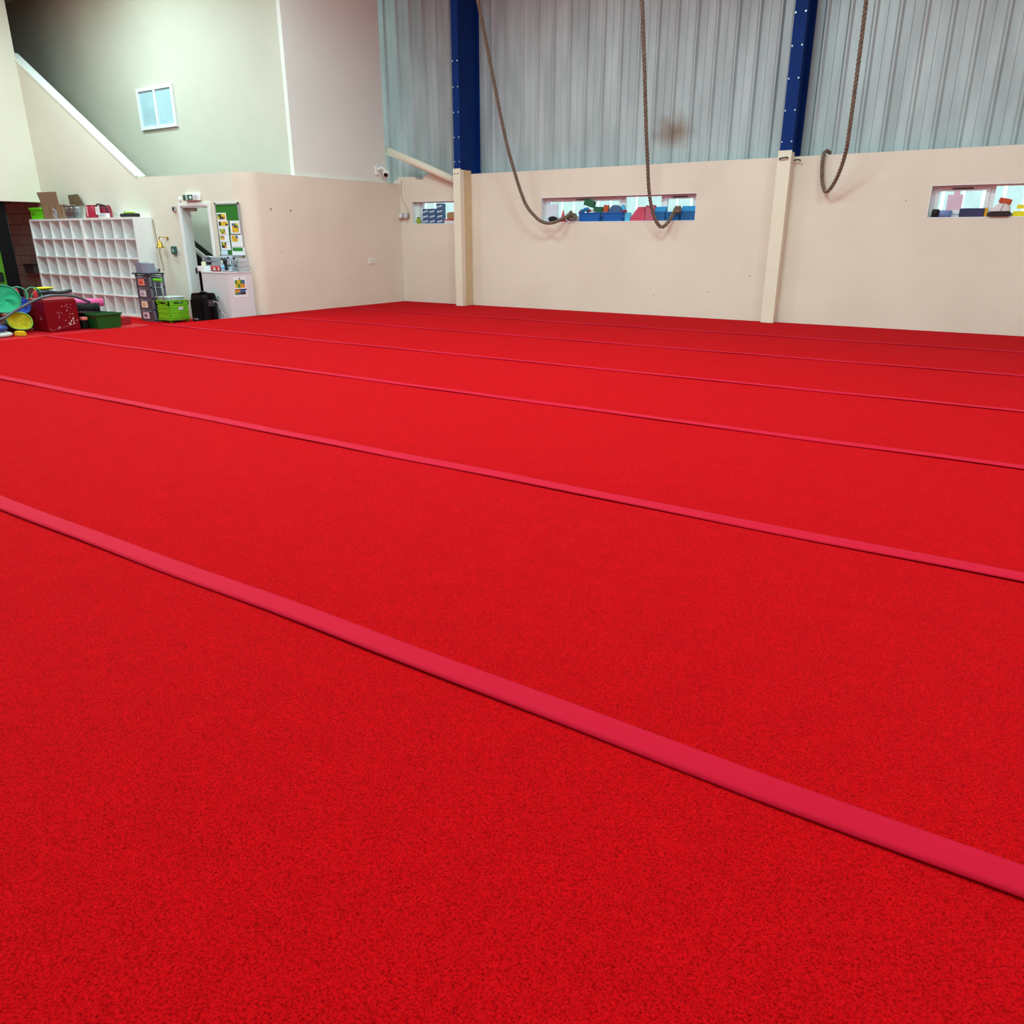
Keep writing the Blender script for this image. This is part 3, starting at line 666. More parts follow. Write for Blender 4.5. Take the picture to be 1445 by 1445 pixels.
p = B(); p.box((sx0+.05, sy0-.004, LOW+.10), (sx1-.05, sy0+.01, sz-.10), .01); p.build('grille', M((4, 4, 5), .8, bump=.6, bscale=300, spec=.1), t)
p = B(); p.box((sx1-.008, sy0+.09, sz-.21), (sx1+.005, sy1-.09, sz-.10), .004); cp = p.build('control_panel', M((46, 46, 50), .4), t)
for k in range(2):
    p = B(); p.cyl((sx1+.004, sy0+.14+.06*k, sz-.15), (sx1+.014, sy0+.14+.06*k, sz-.15), .012, n=10); p.build('dial', STEEL, cp)
for k, sx in enumerate((sx0+.05, sx1-.05)):
    p = B(); p.cyl((sx-.015, sy1-.05, LOW+.03), (sx+.015, sy1-.05, LOW+.03), .03, n=14); p.build('wheel', BLACK, t)
p = B(); p.box((sx0+.10, sy0-.008, LOW+.14), (sx0+.22, sy0-.003, LOW+.165)); p.build('badge', M((120, 122, 125), .3), t)
p = B(); p.tube(smooth([(sx1+.004, sy1-.12, sz-.13), (sx1+.04, sy1-.07, sz-.15), (sx1+.06, sy1-.04, sz-.24), (sx1+.05, sy1-.02, sz-.30), (sx1+.09, sy1+.0, sz-.36), (sx1+.10, sy1+.01, LOW+.01)], 8), .006, 8)
tag(p.build('power_cable', M((205, 205, 205), .5)), 'white power cable trailing down from the black speaker', 'cable')

# ------------------------------------------------------------------ white cabinet and what stands on it
kx1, ky0, ky1, kz = XS-.015, 8.60, YD-.02, .745
kx0 = at_y(284, 385, ky0).x
CW = M((222, 219, 222), .45, var=.015)
t = thing('office_cupboard', ((kx0+kx1)/2, ky0, LOW), 'white two-door office cupboard at the corner, posters on its side', 'cupboard')
p = B(); p.box((kx0, ky0+.02, LOW), (kx1, ky1, kz-.025), .003); p.build('body', CW, t)
p = B(); p.box((kx0-.006, ky0-.004, kz-.025), (kx1+.006, ky1, kz), .004); p.build('top', CW, t)
km = (kx0+kx1)/2
for a, c, s_ in ((kx0+.003, km-.002, 1), (km+.002, kx1-.003, -1)):
    p = B(); p.box((a, ky0, LOW+.03), (c, ky0+.019, kz-.03), .002); dr = p.build('door', CW, t)
    hx = c-.035 if s_ == 1 else a+.035
    p = B(); p.tube([(hx, ky0-.001, .34), (hx, ky0-.028, .335), (hx, ky0-.028, .205), (hx, ky0-.001, .20)], .007, 8); p.build('handle', M((110, 108, 110), .3, metal=.7), dr)
    if s_ == -1:
        p = B(); p.cyl((a+.03, ky0, .10), (a+.03, ky0-.008, .10), .010, n=12); p.build('lock', M((70, 68, 70), .3, metal=.7), dr)
YEL, ORA, GRN, BLU, DRK = [M(c, .6) for c in ((226, 196, 40), (222, 150, 50), (86, 140, 50), (60, 100, 150), (60, 50, 44))]
def mosaic(parent, x0, x1, z0, z1, y, seed, axis='y', nx=4, nz=2):
    """an abstract patchwork picture in yellow, orange, green and blue"""
    rnd = random.Random(seed); p = B()
    for i in range(nx):
        for j in range(nz):
            a, c = x0+(x1-x0)*i/nx, x0+(x1-x0)*(i+1)/nx; d, e = z0+(z1-z0)*j/nz, z0+(z1-z0)*(j+1)/nz
            mi = rnd.choice([0, 0, 1, 1, 2, 3, 4])
            if axis == 'y': p.box((a, y-.0012, d), (c, y, e), mi=mi)
            else: p.box((y, a, d), (y+.0012, c, e), mi=mi)
    return p.build('picture', [YEL, ORA, GRN, BLU, DRK], parent)
xs_ = kx1+.0008
for nm, (pa, pb), sd, lab in (('poster', ((329, 391), (348.5, 409)), 3, 'upper white poster with colourful strip on the cupboard side'), ('poster', ((329.5, 408.5), (349.5, 418.5)), 5, 'lower white poster with colourful strip on the cupboard side')):
    q0 = at_x(*pa, xs_); q1 = at_x(*pb, xs_)
    t = thing(nm, (xs_, q0.y, q1.z), lab, 'poster', 'posters on the cupboard side')
    p = B(); p.box((xs_, q0.y, q1.z), (xs_+.0015, q1.y, q0.z)); p.build('sheet', PAPER, t)
    zz0 = q1.z+.04; zz1 = q1.z+(.17 if sd == 3 else .12)
    mosaic(t, q0.y+.02, q1.y-.03, zz0, zz1, xs_+.0016, sd, 'x')
    if sd == 3:
        p = B(); p.cyl((xs_+.0016, q0.y+.12, q0.z-.03), (xs_+.01, q0.y+.12, q0.z-.03), .011, n=10); p.build('magnet', BLACK, t)

KT = kz+.001
def on_top(px0, px1, y): return at_y(px0, 381, y).x, at_y(px1, 381, y).x
x0, x1 = on_top(286, 296, 8.72)
t = thing('tissue_box', ((x0+x1)/2, 8.72, KT), 'small white box at the left end of the cupboard top', 'box')
p = B(); p.box((x0, 8.62, KT), (x1, 8.74, KT+.085), .004); p.build('box_body', WHITE, t)
p = B(); p.box((x0+.06, 8.66, KT+.0855), (x0+.13, 8.72, KT+.155), .015); tag(p.build('note_block', M((228, 226, 190), .7)), 'pale yellow block standing on the small white box', 'note pad')
def tray(x0, x1, y0, y1, n, hgt, lab, col):
    t = thing('letter_tray', ((x0+x1)/2, (y0+y1)/2, KT), lab, 'letter tray', 'stacked letter trays')
    for k in range(n):
        z = KT+k*hgt; p = B()
        p.box((x0, y0, z), (x1, y1, z+.006)); p.box((x0, y0, z), (x0+.006, y1, z+hgt-.012)); p.box((x1-.006, y0, z), (x1, y1, z+hgt-.012)); p.box((x0, y1-.006, z), (x1, y1, z+hgt-.02)); p.box((x0, y0, z), (x1, y0+.005, z+.018))
        p.build('tray', col, t)
        p = B(); p.box((x0+.012, y0+.02, z+.007), (x1-.012, y1-.01, z+.02)); p.build('paper_stack', PAPER if k % 2 else M((120, 100, 110), .7), t)
    return t
x0, x1 = on_top(294, 307, 8.86)
tray(x0, x1, 8.76, 9.04, 3, .078, 'grey stack of letter trays at the left, behind the red cups', M((150, 150, 156), .4))
p = B(); p.grid(lambda u, w_: Vector((x0-.02+.26*u, 8.80+.18*w_, KT+.236+.012*math.sin(5*u+3*w_))), 6, 6, thick=.01)
tag(p.build('loose_papers', PAPER), 'curled white papers on top of the left letter trays', 'paper')
x0, x1 = on_top(334.5, 351, 8.90)
x1 = min(x1, kx1-.01)
tray(x0-.06, x1, 8.84, 9.07, 3, .075, 'clear grey stack of letter trays at the right end of the cupboard', clear_mat('smoke_plastic', (.7, .72, .74), .55))
# red cups
def cup(x, y, lab):
    t = thing('paper_cup', (x, y, KT), lab, 'cup', 'red cups on the cupboard')
    p = B(); p.lathe((x, y, KT), [(.040, 0), (.054, .095), (.051, .095), (.039, .008)], 20); p.build('cup_body', M((170, 20, 24), .4), t)
    for k in range(4):
        a = k*PI/2+.9; q = Vector((x+.0475*math.cos(a), y+.0475*math.sin(a), KT+.045))
        p = B(); p.prism([(q.x-.012, q.z-.02), (q.x+.010, q.z-.025), (q.x+.014, q.z+.012), (q.x, q.z+.026), (q.x-.013, q.z+.01)], 'y', q.y-.005, q.y+.005) if abs(math.sin(a)) > .6 else p.prism([(q.y-.012, q.z-.02), (q.y+.010, q.z-.025), (q.y+.014, q.z+.012), (q.y, q.z+.026), (q.y-.013, q.z+.01)], 'x', q.x-.005, q.x+.005)
        p.build('white_motif', M((240, 225, 220), .5), t)
xa, _ = on_top(302, 303, 8.68); xb, _ = on_top(308.6, 309, 8.68)
cup(xa, 8.68, 'red and white cup on the cupboard, left of the pair'); cup(xb, 8.68, 'red and white cup on the cupboard, right of the pair')
# white organiser panel, tape dispenser, bottle, clip holder, papers
x0, x1 = on_top(306.5, 322.5, 8.95)
p = B(); p.box((x0, 9.05, KT), (x1, 9.07, KT+.245), .003)
tag(p.build('backing_board', M((206, 208, 222), .5)), 'pale lilac upright board standing behind the bottle on the cupboard', 'board')
xm = on_top(314.5, 315, 8.72)[0]
t = thing('spray_bottle', (xm, 8.72, KT), 'clear bottle with pale blue label on the cupboard', 'bottle')
p = B(); p.lathe((xm, 8.72, KT), [(.034, 0), (.036, .02), (.036, .10), (.02, .135), (.014, .15)], 18); p.build('body', clear_mat('blue_clear', (.75, .86, .95), .35), t)
p = B(); p.lathe((xm, 8.72, KT+.045), [(.0365, 0), (.0365, .05)], 18); p.build('label_band', M((120, 180, 225), .5), t)
p = B(); p.lathe((xm, 8.72, KT+.15), [(.016, 0), (.016, .03)], 12); p.build('cap', WHITE, t)
xm = on_top(318.5, 319, 8.84)[0]
t = thing('tape_dispenser', (xm, 8.84, KT), 'black tape dispenser with round reel behind the bottle', 'tape dispenser')
p = B(); p.box((xm-.05, 8.80, KT), (xm+.05, 8.88, KT+.12), .012); p.build('stand', BLACK, t)
p = B(); p.lathe((xm, 8.80, KT+.165), [(.02, 0), (.055, 0), (.055, .06), (.02, .06)], 22, axis=(0, 1, 0)); p.build('reel', M((20, 20, 22), .35), t)
x0, x1 = on_top(321.5, 336, 8.78)
x1 -= .02
t = thing('desk_organiser', ((x0+x1)/2, 8.80, KT), 'clear desk organiser with black clips and coloured pens on the cupboard', 'organiser')
p = B(); p.box((x0, 8.78, KT), (x1, 8.785, KT+.235)); p.box((x0, 8.825, KT), (x1, 8.83, KT+.24)); p.box((x0, 8.78, KT), (x0+.005, 8.83, KT+.235)); p.box((x1-.005, 8.78, KT), (x1, 8.83, KT+.235)); p.box((x0, 8.78, KT+.11), (x1, 8.83, KT+.115)); p.build('clear_case', MAT_CLEAR, t)
for k, (fx, fz) in enumerate(((.15, .225), (.75, .215), (.25, .10), (.85, .095))):
    p = B(); x = x0+(x1-x0)*fx; p.box((x-.022, 8.772, KT+fz-.014), (x+.022, 8.792, KT+fz+.014), .004); p.build('clip', BLACK, t)
for k, c in enumerate(((190, 40, 70), (60, 120, 90), (180, 60, 100), (90, 90, 100))):
    p = B(); x = x0+.02+(x1-x0-.04)*k/3; p.cyl((x, 8.80, KT+.116), (x+.012, 8.805, KT+.21), .006, n=8); p.build('pen', M(c, .5), t)
p = B(); xq, _ = on_top(317, 318, 8.66)
for k in range(3): p.box((xq, 8.64, KT+k*.006), (xq+.12, 8.75, KT+.005+k*.006), mat=rz((xq+.06, 8.7, 0), .1*k-.1))
tag(p.build('paper_sheets', PAPER), 'loose white sheets lying on the cupboard in front of organiser', 'paper')
p = B(); xq, _ = on_top(330, 331, 8.68); xq = min(xq, kx1-.17); p.box((xq, 8.63, KT), (xq+.16, 8.75, KT+.012), .003)
tag(p.build('notebook', M((140, 60, 80), .6)), 'dark red notebook lying on the cupboard right of the loose sheets', 'notebook')

# ------------------------------------------------------------------ door with its frame, closer
f = B(); fy = YD-.022
f.box((DX0-.07, fy, LOW), (DX0, YD, DZ+.055), .004); f.box((DX1, fy, LOW), (DX1+.07, YD, DZ+.055), .004); f.box((DX0, fy, DZ), (DX1, YD, DZ+.055), .004)
d1 = struct(f.build('door_1', WHITE, loc=(DX0, YD, LOW)))
p = B(); p.box((DX0-.002, YD-.01, LOW), (DX0+.022, YD+.17, DZ)); p.box((DX1-.022, YD-.01, LOW), (DX1+.002, YD+.17, DZ)); p.box((DX0, YD-.01, DZ-.022), (DX1, YD+.17, DZ+.002)); p.build('lining', M((214, 220, 220), .45, var=.02), d1)
p = B(); p.box((DX0+.06, YD+.03, DZ-.085), (DX0+.34, YD+.09, DZ-.03), .006); p.build('door_closer', M((150, 128, 120), .4, metal=.4), d1)
p = B(); p.box((DX0+.0225, YD+.11, .66), (DX0+.03, YD+.15, .76), .004); p.build('latch_keep', BLACK, d1)
# stairs seen through the door: black sheet painted for the unlit void below, white stringer, black rail band above
t = thing('staircase', (-13.4, 9.9, LOW), 'black staircase with white stringer over a dark void, seen through the open door', 'staircase')
qa = at_y(266, 337, 9.75); qb = at_y(297, 362, 9.75); sl = (qb.z-qa.z)/(qb.x-qa.x)
def zs(x): return qa.z+sl*(x-qa.x)
xa, xb = -16.5, -12.15
p = B(); p.prism([(xa, LOW), (xb, LOW), (xb, zs(xb)-.10), (xa, zs(xa)-.10)], 'y', 9.72, 9.78); p.build('dark_void_panel', M((10, 10, 11), .7), t)
p = B(); p.prism([(xa, zs(xa)-.10), (xb, zs(xb)-.10), (xb, zs(xb)-.035), (xa, zs(xa)-.035)], 'y', 9.70, 9.76); p.build('stringer', M((246, 248, 246), .4), t)
p = B(); p.prism([(xa, zs(xa)-.135), (xb, zs(xb)-.135), (xb, zs(xb)-.118), (xa, zs(xa)-.118)], 'y', 9.70, 9.72); p.build('edge_strip', M((200, 205, 205), .4), t)
p = B(); p.prism([(xa, zs(xa)-.035), (xb, zs(xb)-.035), (xb, zs(xb)+.07), (xa, zs(xa)+.07)], 'y', 9.72, 9.75); p.build('tread_band', M((12, 12, 13), .7), t)

# exit sign above the door
q0 = at_y(258.4, 274.5, YD-.05); q1 = at_y(280.5, 282.5, YD-.05)
t = thing('exit_sign', ((q0.x+q1.x)/2, YD-.03, q1.z), 'green and white emergency exit sign box above the open door', 'exit sign')
p = B(); p.box((q0.x, YD-.06, q1.z), (q1.x, YD-.001, q0.z), .008); p.build('housing', WHITE, t)
gx = q0.x+(q1.x-q0.x)*.64
p = B(); p.box((q0.x+.004, YD-.066, q1.z+.006), (gx, YD-.0605, q0.z-.006)); gp = p.build('green_panel', M((16, 84, 58), .4), t)
yy = YD-.0662; zc = (q0.z+q1.z)/2; wq = gx-q0.x; xa_ = q0.x
p = B()
p.box((xa_+wq*.30, yy-.001, zc-.042), (xa_+wq*.47, yy, zc+.042))
p.build('door_pictogram', M((226, 240, 234), .5), gp)
p = B(); p.box((xa_+wq*.335, yy-.002, zc-.03), (xa_+wq*.37, yy-.001, zc+.012)); p.box((xa_+wq*.37, yy-.002, zc-.005), (xa_+wq*.43, yy-.001, zc+.006)); p.box((xa_+wq*.36, yy-.002, zc+.016), (xa_+wq*.40, yy-.001, zc+.030)); p.build('running_figure', M((16, 84, 58), .4), gp)
p = B(); p.prism([(xa_+wq*.66, zc-.014), (xa_+wq*.78, zc-.014), (xa_+wq*.78, zc-.044), (xa_+wq*.95, zc), (xa_+wq*.78, zc+.044), (xa_+wq*.78, zc+.014), (xa_+wq*.66, zc+.014)], 'y', yy-.001, yy); p.build('arrow', M((230, 244, 238), .5), gp)
p = B(); p.box((gx+.03, YD-.064, zc-.03), (gx+.11, YD-.0605, zc+.035)); p.build('lamp_window', M((200, 205, 212), .3), t)
p = B(); p.cyl((q1.x-.02, YD-.06, zc), (q1.x-.02, YD-.066, zc), .006, n=8); p.build('indicator', M((60, 60, 60), .4), t)
# small wall fittings beside the door
q = at_y(245.3, 294.7, YD-.02)
t = thing('motion_sensor', (q.x, YD, q.z-.05), 'small grey and black sensor high on the wall left of the door', 'sensor')
p = B(); p.box((q.x-.045, YD-.03, q.z-.048), (q.x+.045, YD-.0005, q.z+.048), .006); p.build('case', M((180, 176, 170), .5), t)
p = B(); p.box((q.x-.028, YD-.038, q.z-.03), (q.x+.02, YD-.030, q.z+.028), .004); p.build('lens', M((24, 24, 28), .3), t)
q = at_y(253, 281.5, YD-.02); p = B(); p.lathe((q.x, YD-.0005, q.z), [(.042, 0), (.042, .012), (.026, .03)], 18, axis=(0, -1, 0))
tag(p.build('ceiling_rose_detector', WHITE), 'small white round detector left of the exit sign', 'detector')
q0 = at_y(241.5, 347.5, YD-.03); q1 = at_y(249, 359, YD-.03)
t = thing('break_glass_point', ((q0.x+q1.x)/2, YD, q1.z), 'dark green call point on the wall left of the door', 'call point')
p = B(); p.box((q0.x, YD-.05, q1.z), (q1.x, YD-.0005, q0.z), .012); p.build('case', M((44, 84, 74), .4), t)
p = B(); p.box((q0.x+.05, YD-.056, q1.z+.04), (q1.x-.03, YD-.050, q1.z+.10), .003); p.build('window', M((150, 175, 170), .3), t)
q0 = at_y(250.7, 351.5, YD-.01); q1 = at_y(255.2, 359, YD-.01)
p = B(); p.box((q0.x, YD-.006, q1.z), (q1.x, YD-.0005, q0.z), .001); p.box((q0.x+.01, YD-.007, q1.z+.02), (q1.x-.01, YD-.006, q1.z+.026), mi=1); p.box((q0.x+.01, YD-.007, q1.z+.05), (q1.x-.01, YD-.006, q1.z+.056), mi=1)
tag(p.build('notice', [M((228, 222, 216), .6), M((150, 140, 140), .6)]), 'small pale notice right of the green call point', 'notice')
# brass bell
bx, bz = at_y(225.5, 344, YD-.10).x, at_y(225.5, 344, YD-.10).z
t = thing('wall_bell', (bx, YD, bz), 'brass bell with rope on a scrolled bracket by the shelving', 'bell')
BRASS = M((190, 150, 60), .25, metal=.9)
p = B(); p.lathe((bx, YD-.10, bz-.055), [(.078, -.02), (.068, -.005), (.048, .035), (.040, .075), (.018, .10), (.008, .115)], 22); p.build('bell_body', BRASS, t)
p = B(); p.tube(smooth([(bx, YD-.10, bz+.058), (bx, YD-.10, bz+.10), (bx+.04, YD-.09, bz+.125), (bx+.09, YD-.05, bz+.115), (bx+.12, YD-.012, bz+.10)], 8), .009, 8); p.build('bracket', BRASS, t)
p = B(); p.lathe((bx+.12, YD-.0005, bz+.10), [(.03, 0), (.03, .01)], 14, axis=(0, -1, 0)); p.build('wall_plate', BRASS, t)
p = B(); p.tube(smooth([(bx, YD-.10, bz-.05), (bx+.004, YD-.10, bz-.2), (bx+.02, YD-.095, bz-.36), (bx+.06, YD-.09, bz-.40)], 8), .005, 6); p.build('bell_rope', M((200, 185, 150), .8), t)
# thin cable down the wall beside the shelving
p = B(); p.tube(smooth([(-14.2, YD-.008, 1.62), (-14.16, YD-.008, 1.2), (-14.08, YD-.008, .7)], 8), .006, 6)
tag(p.build('wall_cable', M((150, 120, 80), .7)), 'thin brown cable running down the wall beside the shelving', 'cable')

# ------------------------------------------------------------------ green notice board with papers
yb0 = YD-.022
c0 = at_y(303.2, 287.5, yb0); c1 = at_y(335.6, 286.5, yb0); c2 = at_y(314.5, 361, yb0)
nx0, nx1, nz1, nz0 = c0.x, c1.x, c0.z, c2.z
t = thing('notice_board', ((nx0+nx1)/2, YD-.012, nz0), 'green felt notice board with silver frame right of the door', 'notice board')
p = B(); p.box((nx0, yb0, nz0), (nx1, YD-.0005, nz1)); p.build('felt_panel', M((36, 118, 22), .9, bump=.2, bscale=200), t)
p = B(); e = .018
p.box((nx0-.004, yb0-.008, nz1-e), (nx1+.004, YD-.0005, nz1+.004)); p.box((nx0-.004, yb0-.008, nz0-.004), (nx1+.004, YD-.0005, nz0+e)); p.box((nx0-.004, yb0-.008, nz0), (nx0+.010, YD-.0005, nz1)); p.box((nx1-e, yb0-.008, nz0), (nx1+.004, YD-.0005, nz1)); p.build('frame', M((190, 192, 196), .35, metal=.5), t)
for xx, zz in ((nx0, nz1), (nx1, nz1), (nx0, nz0), (nx1, nz0)):
    p = B(); p.box((xx-.016, yb0-.012, zz-.016), (xx+.016, yb0-.004, zz+.016), .003); p.build('corner_cap', M((50, 50, 52), .5), t)
papers = [((305.2, 300.5), (319, 311), 'topmost paper in the left column of the notice board', (.06, .9, .15, .85), 1),
 ((306.8, 311.3), (322, 321), 'second paper down in the left column of the notice board', (.1, .95, .25, .85), 2),
 ((308.2, 321.3), (322.5, 331), 'third paper down in the left column of the notice board', (.12, .65, .1, .8), 3),
 ((309.6, 331.3), (323.5, 341), 'fourth paper down in the left column of the notice board', (.05, .5, .3, .85), 4),
 ((311, 341.3), (325, 353), 'fifth paper down in the left column of the notice board', (.1, .6, .25, .95), 6),
 ((323.8, 311.5), (338, 330), 'upper paper with two pictures in the right column of the board', (.2, .85, .12, .8), 7),
 ((325.2, 331.5), (341.8, 348.5), 'middle paper with one picture in the right column of the board', (.08, .62, .45, .95), 8)]
for k, (pa, pb, lab, fr, sd) in enumerate(papers):
    y_ = yb0-.0105-.0005*(k % 2); q0 = at_y(*pa, y_); q1 = at_y(*pb, y_)
    mid = (q0.x+q1.x)/2; wid = (at_y(pb[0], pa[1], y_).x-q0.x)
    x0, x1 = q0.x, q0.x+wid*.97
    t = thing('pinned_paper', (mid, y_, q1.z), 'white '+lab, 'paper', 'papers pinned to the notice board')
    p = B(); p.box((x0, y_, q1.z), (x1, y_+.0012, q0.z)); p.build('sheet', PAPER, t)
    W_, H_ = x1-x0, q0.z-q1.z
    mosaic(t, x0+W_*fr[0], x0+W_*fr[1], q1.z+H_*fr[2], q1.z+H_*fr[3], y_-.0002, sd, nx=4 if sd < 3 else 3, nz=2 if sd != 7 else 4)
for (pa, pb, lab, col) in (((311.8, 353.3), (321, 359.5), 'pale blue slip at the bottom left of the notice board', (214, 228, 242)), ((326.8, 349), (345, 360.3), 'white paper with green block at the bottom right of the board', (242, 242, 246))):
    y_ = yb0-.0125; q0 = at_y(*pa, y_); q1 = at_y(*pb, y_); x1 = at_y(pb[0], pa[1], y_).x
    t = thing('pinned_paper', ((q0.x+x1)/2, y_, q1.z), lab, 'paper', 'papers pinned to the notice board')
    p = B(); p.box((q0.x, y_, q1.z), (x1, y_+.0012, q0.z)); p.build('sheet', M(col, .7, var=.01), t)
    if 'green' in lab:
        p = B(); p.box((q0.x+.02, y_-.001, q1.z+(q0.z-q1.z)*.52), (x1-.05, y_-.0002, q0.z-.006)); p.build('green_block', M((40, 136, 40), .6), t)

# ------------------------------------------------------------------ side wall fittings
q0 = at_x(520.3, 364.6, XS+.01); q1 = at_x(529.6, 371.8, XS+.01)
t = thing('wall_socket', (XS, (q0.y+q1.y)/2, q1.z), 'white double wall socket low on the side wall', 'socket')
p = B(); p.box((XS+.0005, q0.y, q1.z), (XS+.012, q1.y, q0.z), .003); p.build('plate', M((236, 230, 222), .4), t)
for k in (.3, .7):
    yy_ = q0.y+(q1.y-q0.y)*k; zz_ = (q0.z+q1.z)/2
    p = B(); p.box((XS+.012, yy_-.004, zz_+.006), (XS+.0128, yy_+.004, zz_+.02)); p.box((XS+.012, yy_-.016, zz_-.012), (XS+.0128, yy_-.008, zz_-.004)); p.box((XS+.012, yy_+.008, zz_-.012), (XS+.0128, yy_+.016, zz_-.004)); p.build('pin_holes', M((110, 100, 96), .6), t)
XU = -11.53
t = thing('security_camera', (XU, 12.45, 2.45), 'white security camera on the upper grey wall by the cladding', 'camera')
p = B(); p.box((XU+.0005, 12.37, 2.47), (XU+.035, 12.47, 2.63), .01); p.build('wall_mount', WHITE, t)
p = B(); p.tube(smooth([(XU+.03, 12.43, 2.57), (XU+.10, 12.46, 2.60), (XU+.15, 12.50, 2.57), (XU+.15, 12.51, 2.53)], 6), .022, 10); p.build('arm', WHITE, t)
hd = Vector((.40, -.62, -.42)).normalized(); hc = Vector((XU+.13, 12.56, 2.51))
p = B(); p.lathe(hc-hd*.07, [(.03, 0), (.062, .02), (.066, .08), (.062, .13), (.05, .14)], 22, axis=hd); hb = p.build('camera_body', WHITE, t)
p = B(); p.lathe(hc+hd*.07, [(.042, 0), (.040, .012), (.02, .02)], 20, axis=hd); p.build('lens', M((16, 14, 16), .2), hb)
for i, (px, py) in enumerate(((382, 295), (410, 297))):
    q = at_x(px, py, XS); p = B(); p.lathe((XS+.0003, q.y, q.z), [(.014, 0), (.012, .006), (.004, .010)], 10, axis=(1, 0, 0))
    tag(p.build('wall_plug', M((96, 70, 62), .7)), 'small dark fixing high on the side wall, %s of two' % ('left' if i == 0 else 'right'), 'fixing', 'small fixings on the side wall')
# small emergency light and cable on the back wall
q = at_y(571, 304.5, YB-.03)
t = thing('emergency_light', (q.x, YB, q.z-.06), 'small white and grey twin emergency light left of the narrow window', 'light')
p = B(); p.box((q.x-.06, YB-.05, q.z-.045), (q.x+.12, YB-.0005, q.z+.045), .01); p.build('case', M((150, 145, 142), .5), t)
for dx, c in ((-.075, (226, 222, 220)), (.06, (205, 205, 205))):
    p = B(); p.lathe((q.x+dx, YB-.045, q.z-.005), [(.045, 0), (.05, .02), (.046, .05), (.03, .055)], 18, axis=(0, -1, -.15)); p.build('lamp_head', M(c, .4), t)
p = B(); p.tube(smooth([(-11.42, YB-.012, 2.40), (-11.44, YB-.010, 2.15), (-11.38, YB-.010, 1.98), (-11.28, YB-.010, 1.85), (-11.26, YB-.012, q.z+.045)], 8), .006, 6)
tag(p.build('lamp_cable', M((196, 180, 166), .6)), 'thin cream cable running down to the emergency light', 'cable')

# ------------------------------------------------------------------ things on the window ledges
SL = WZ0+.003
def X2(px, y=YB+.05): return at_y(px, 305, y).x
# narrow window: stacked blue boxes
def shoe_box(x, z, lab, wd=.155, h=.092):
    t = thing('blue_box', (x, YB+.04, z), lab, 'box', 'blue printed boxes in the narrow window')
    p = B(); p.box((x, YB+.012, z), (x+wd, YB+.115, z+h), .002); p.build('carton', M((74, 116, 164), .5, var=.05), t)
    p = B(); p.prism([(x+.012, z+.016), (x+wd-.012, z+.040), (x+wd-.012, z+.064), (x+.012, z+.036)], 'y', YB+.0105, YB+.0118); p.build('white_flash', M((215, 225, 235), .5), t)
    p = B(); p.box((x+.012, YB+.0108, z+.068), (x+wd-.012, YB+.0118, z+.086)); p.build('dark_band', M((70, 70, 84), .5), t)
    return t
colx = [X2(596.3, YB+.012), X2(605.6, YB+.012), X2(616.2, YB+.012)]; cn = ['left', 'middle', 'right']; rn = ['bottom', 'second from bottom', 'third from bottom', 'top']
proto = None
for ci, x in enumerate(colx):
    for rI in range(4 if ci == 2 else 3):
        lab = 'blue printed box, %s of the %s stack in the narrow window' % (rn[rI] if not (ci < 2 and rI == 2) else 'top', cn[ci])
        z = SL+rI*.094
        if proto is None: proto = shoe_box(x, z, lab); p0 = (x, z)
        else: dup(proto, (x-p0[0], 0, z-p0[1]), lab)
xg = X2(590.3, YB+.04); t = thing('green_flask', (xg, YB+.045, SL), 'yellow-green bottle standing at the left of the narrow window', 'bottle')
p = B(); p.lathe((xg, YB+.045, SL), [(.036, 0), (.046, .02), (.046, .085), (.03, .105)], 18); p.build('body', M((150, 170, 20), .3), t)
p = B(); p.lathe((xg, YB+.045, SL+.105), [(.03, 0), (.03, .018)], 14); p.build('cap', M((40, 40, 30), .4), t)
p = B(); p.box((W1[0]+.005, YB+.10, SL), (-11.05, YB+.125, WZ1-.02)); tag(p.build('leaning_sheet', M((225, 240, 236), .5)), 'white panel leaning at the left inside the narrow window', 'panel')
xa, xb = X2(627, YB+.02), X2(641, YB+.02)
p = B(); p.box((xa, YB+.012, SL+.052), (xb+.1, YB+.11, SL+.078), .002); p.box((xa, YB+.0115, SL+.058), (xa+.14, YB+.012, SL+.066), mi=1); tag(p.build('red_folder', [M((190, 22, 40), .5), M((240, 170, 175), .5)]), 'flat red folder on the ledge under the brown carton', 'folder')
p = B(); p.box((xa, YB+.015, SL), (xb+.1, YB+.11, SL+.050), .003); tag(p.build('white_carton', M((232, 228, 230), .6)), 'flat white carton under the red folder in the narrow window', 'carton')
p = B(); x = X2(631, YB+.02); p.prism([(x, SL+.079), (x+.3, SL+.079), (x+.3, SL+.215), (x+.06, SL+.205), (x, SL+.19)], 'y', YB+.015, YB+.11); tag(p.build('brown_carton', M((176, 134, 100), .8)), 'brown carton beside the left cream casing in the narrow window', 'carton')

# long window
xa, xb = X2(771.8, YB+.09), X2(787, YB+.09)
p = B(); p.box((xa, YB+.085, SL), (xb, YB+.11, SL+.315), .003); tag(p.build('white_board', M((222, 226, 240), .4)), 'plain white board standing at the left end of long window', 'board')
x = X2(780, YB+.035)
t = thing('black_sponge', (x, YB+.045, SL), 'black rounded bundle in front of the white board', 'bundle')
p = B(); bmesh.ops.create_icosphere(p.bm, subdivisions=3, radius=1)
for v in p.bm.verts:
    k = 1+.10*math.sin(7*v.co.x+3)*math.sin(6*v.co.z+1)+.05*math.sin(19*v.co.y); v.co = Vector((x+v.co.x*.10*k, YB+.045+v.co.y*.04*k, SL+.05+v.co.z*.048*k))
for f_ in p.bm.faces: f_.smooth = True
p.build('bundle_body', M((16, 18, 20), .9), t)
x = X2(794.5, YB+.05)
t = thing('red_cone', (x, YB+.05, SL), 'small red training cone left of the rope knot', 'cone')
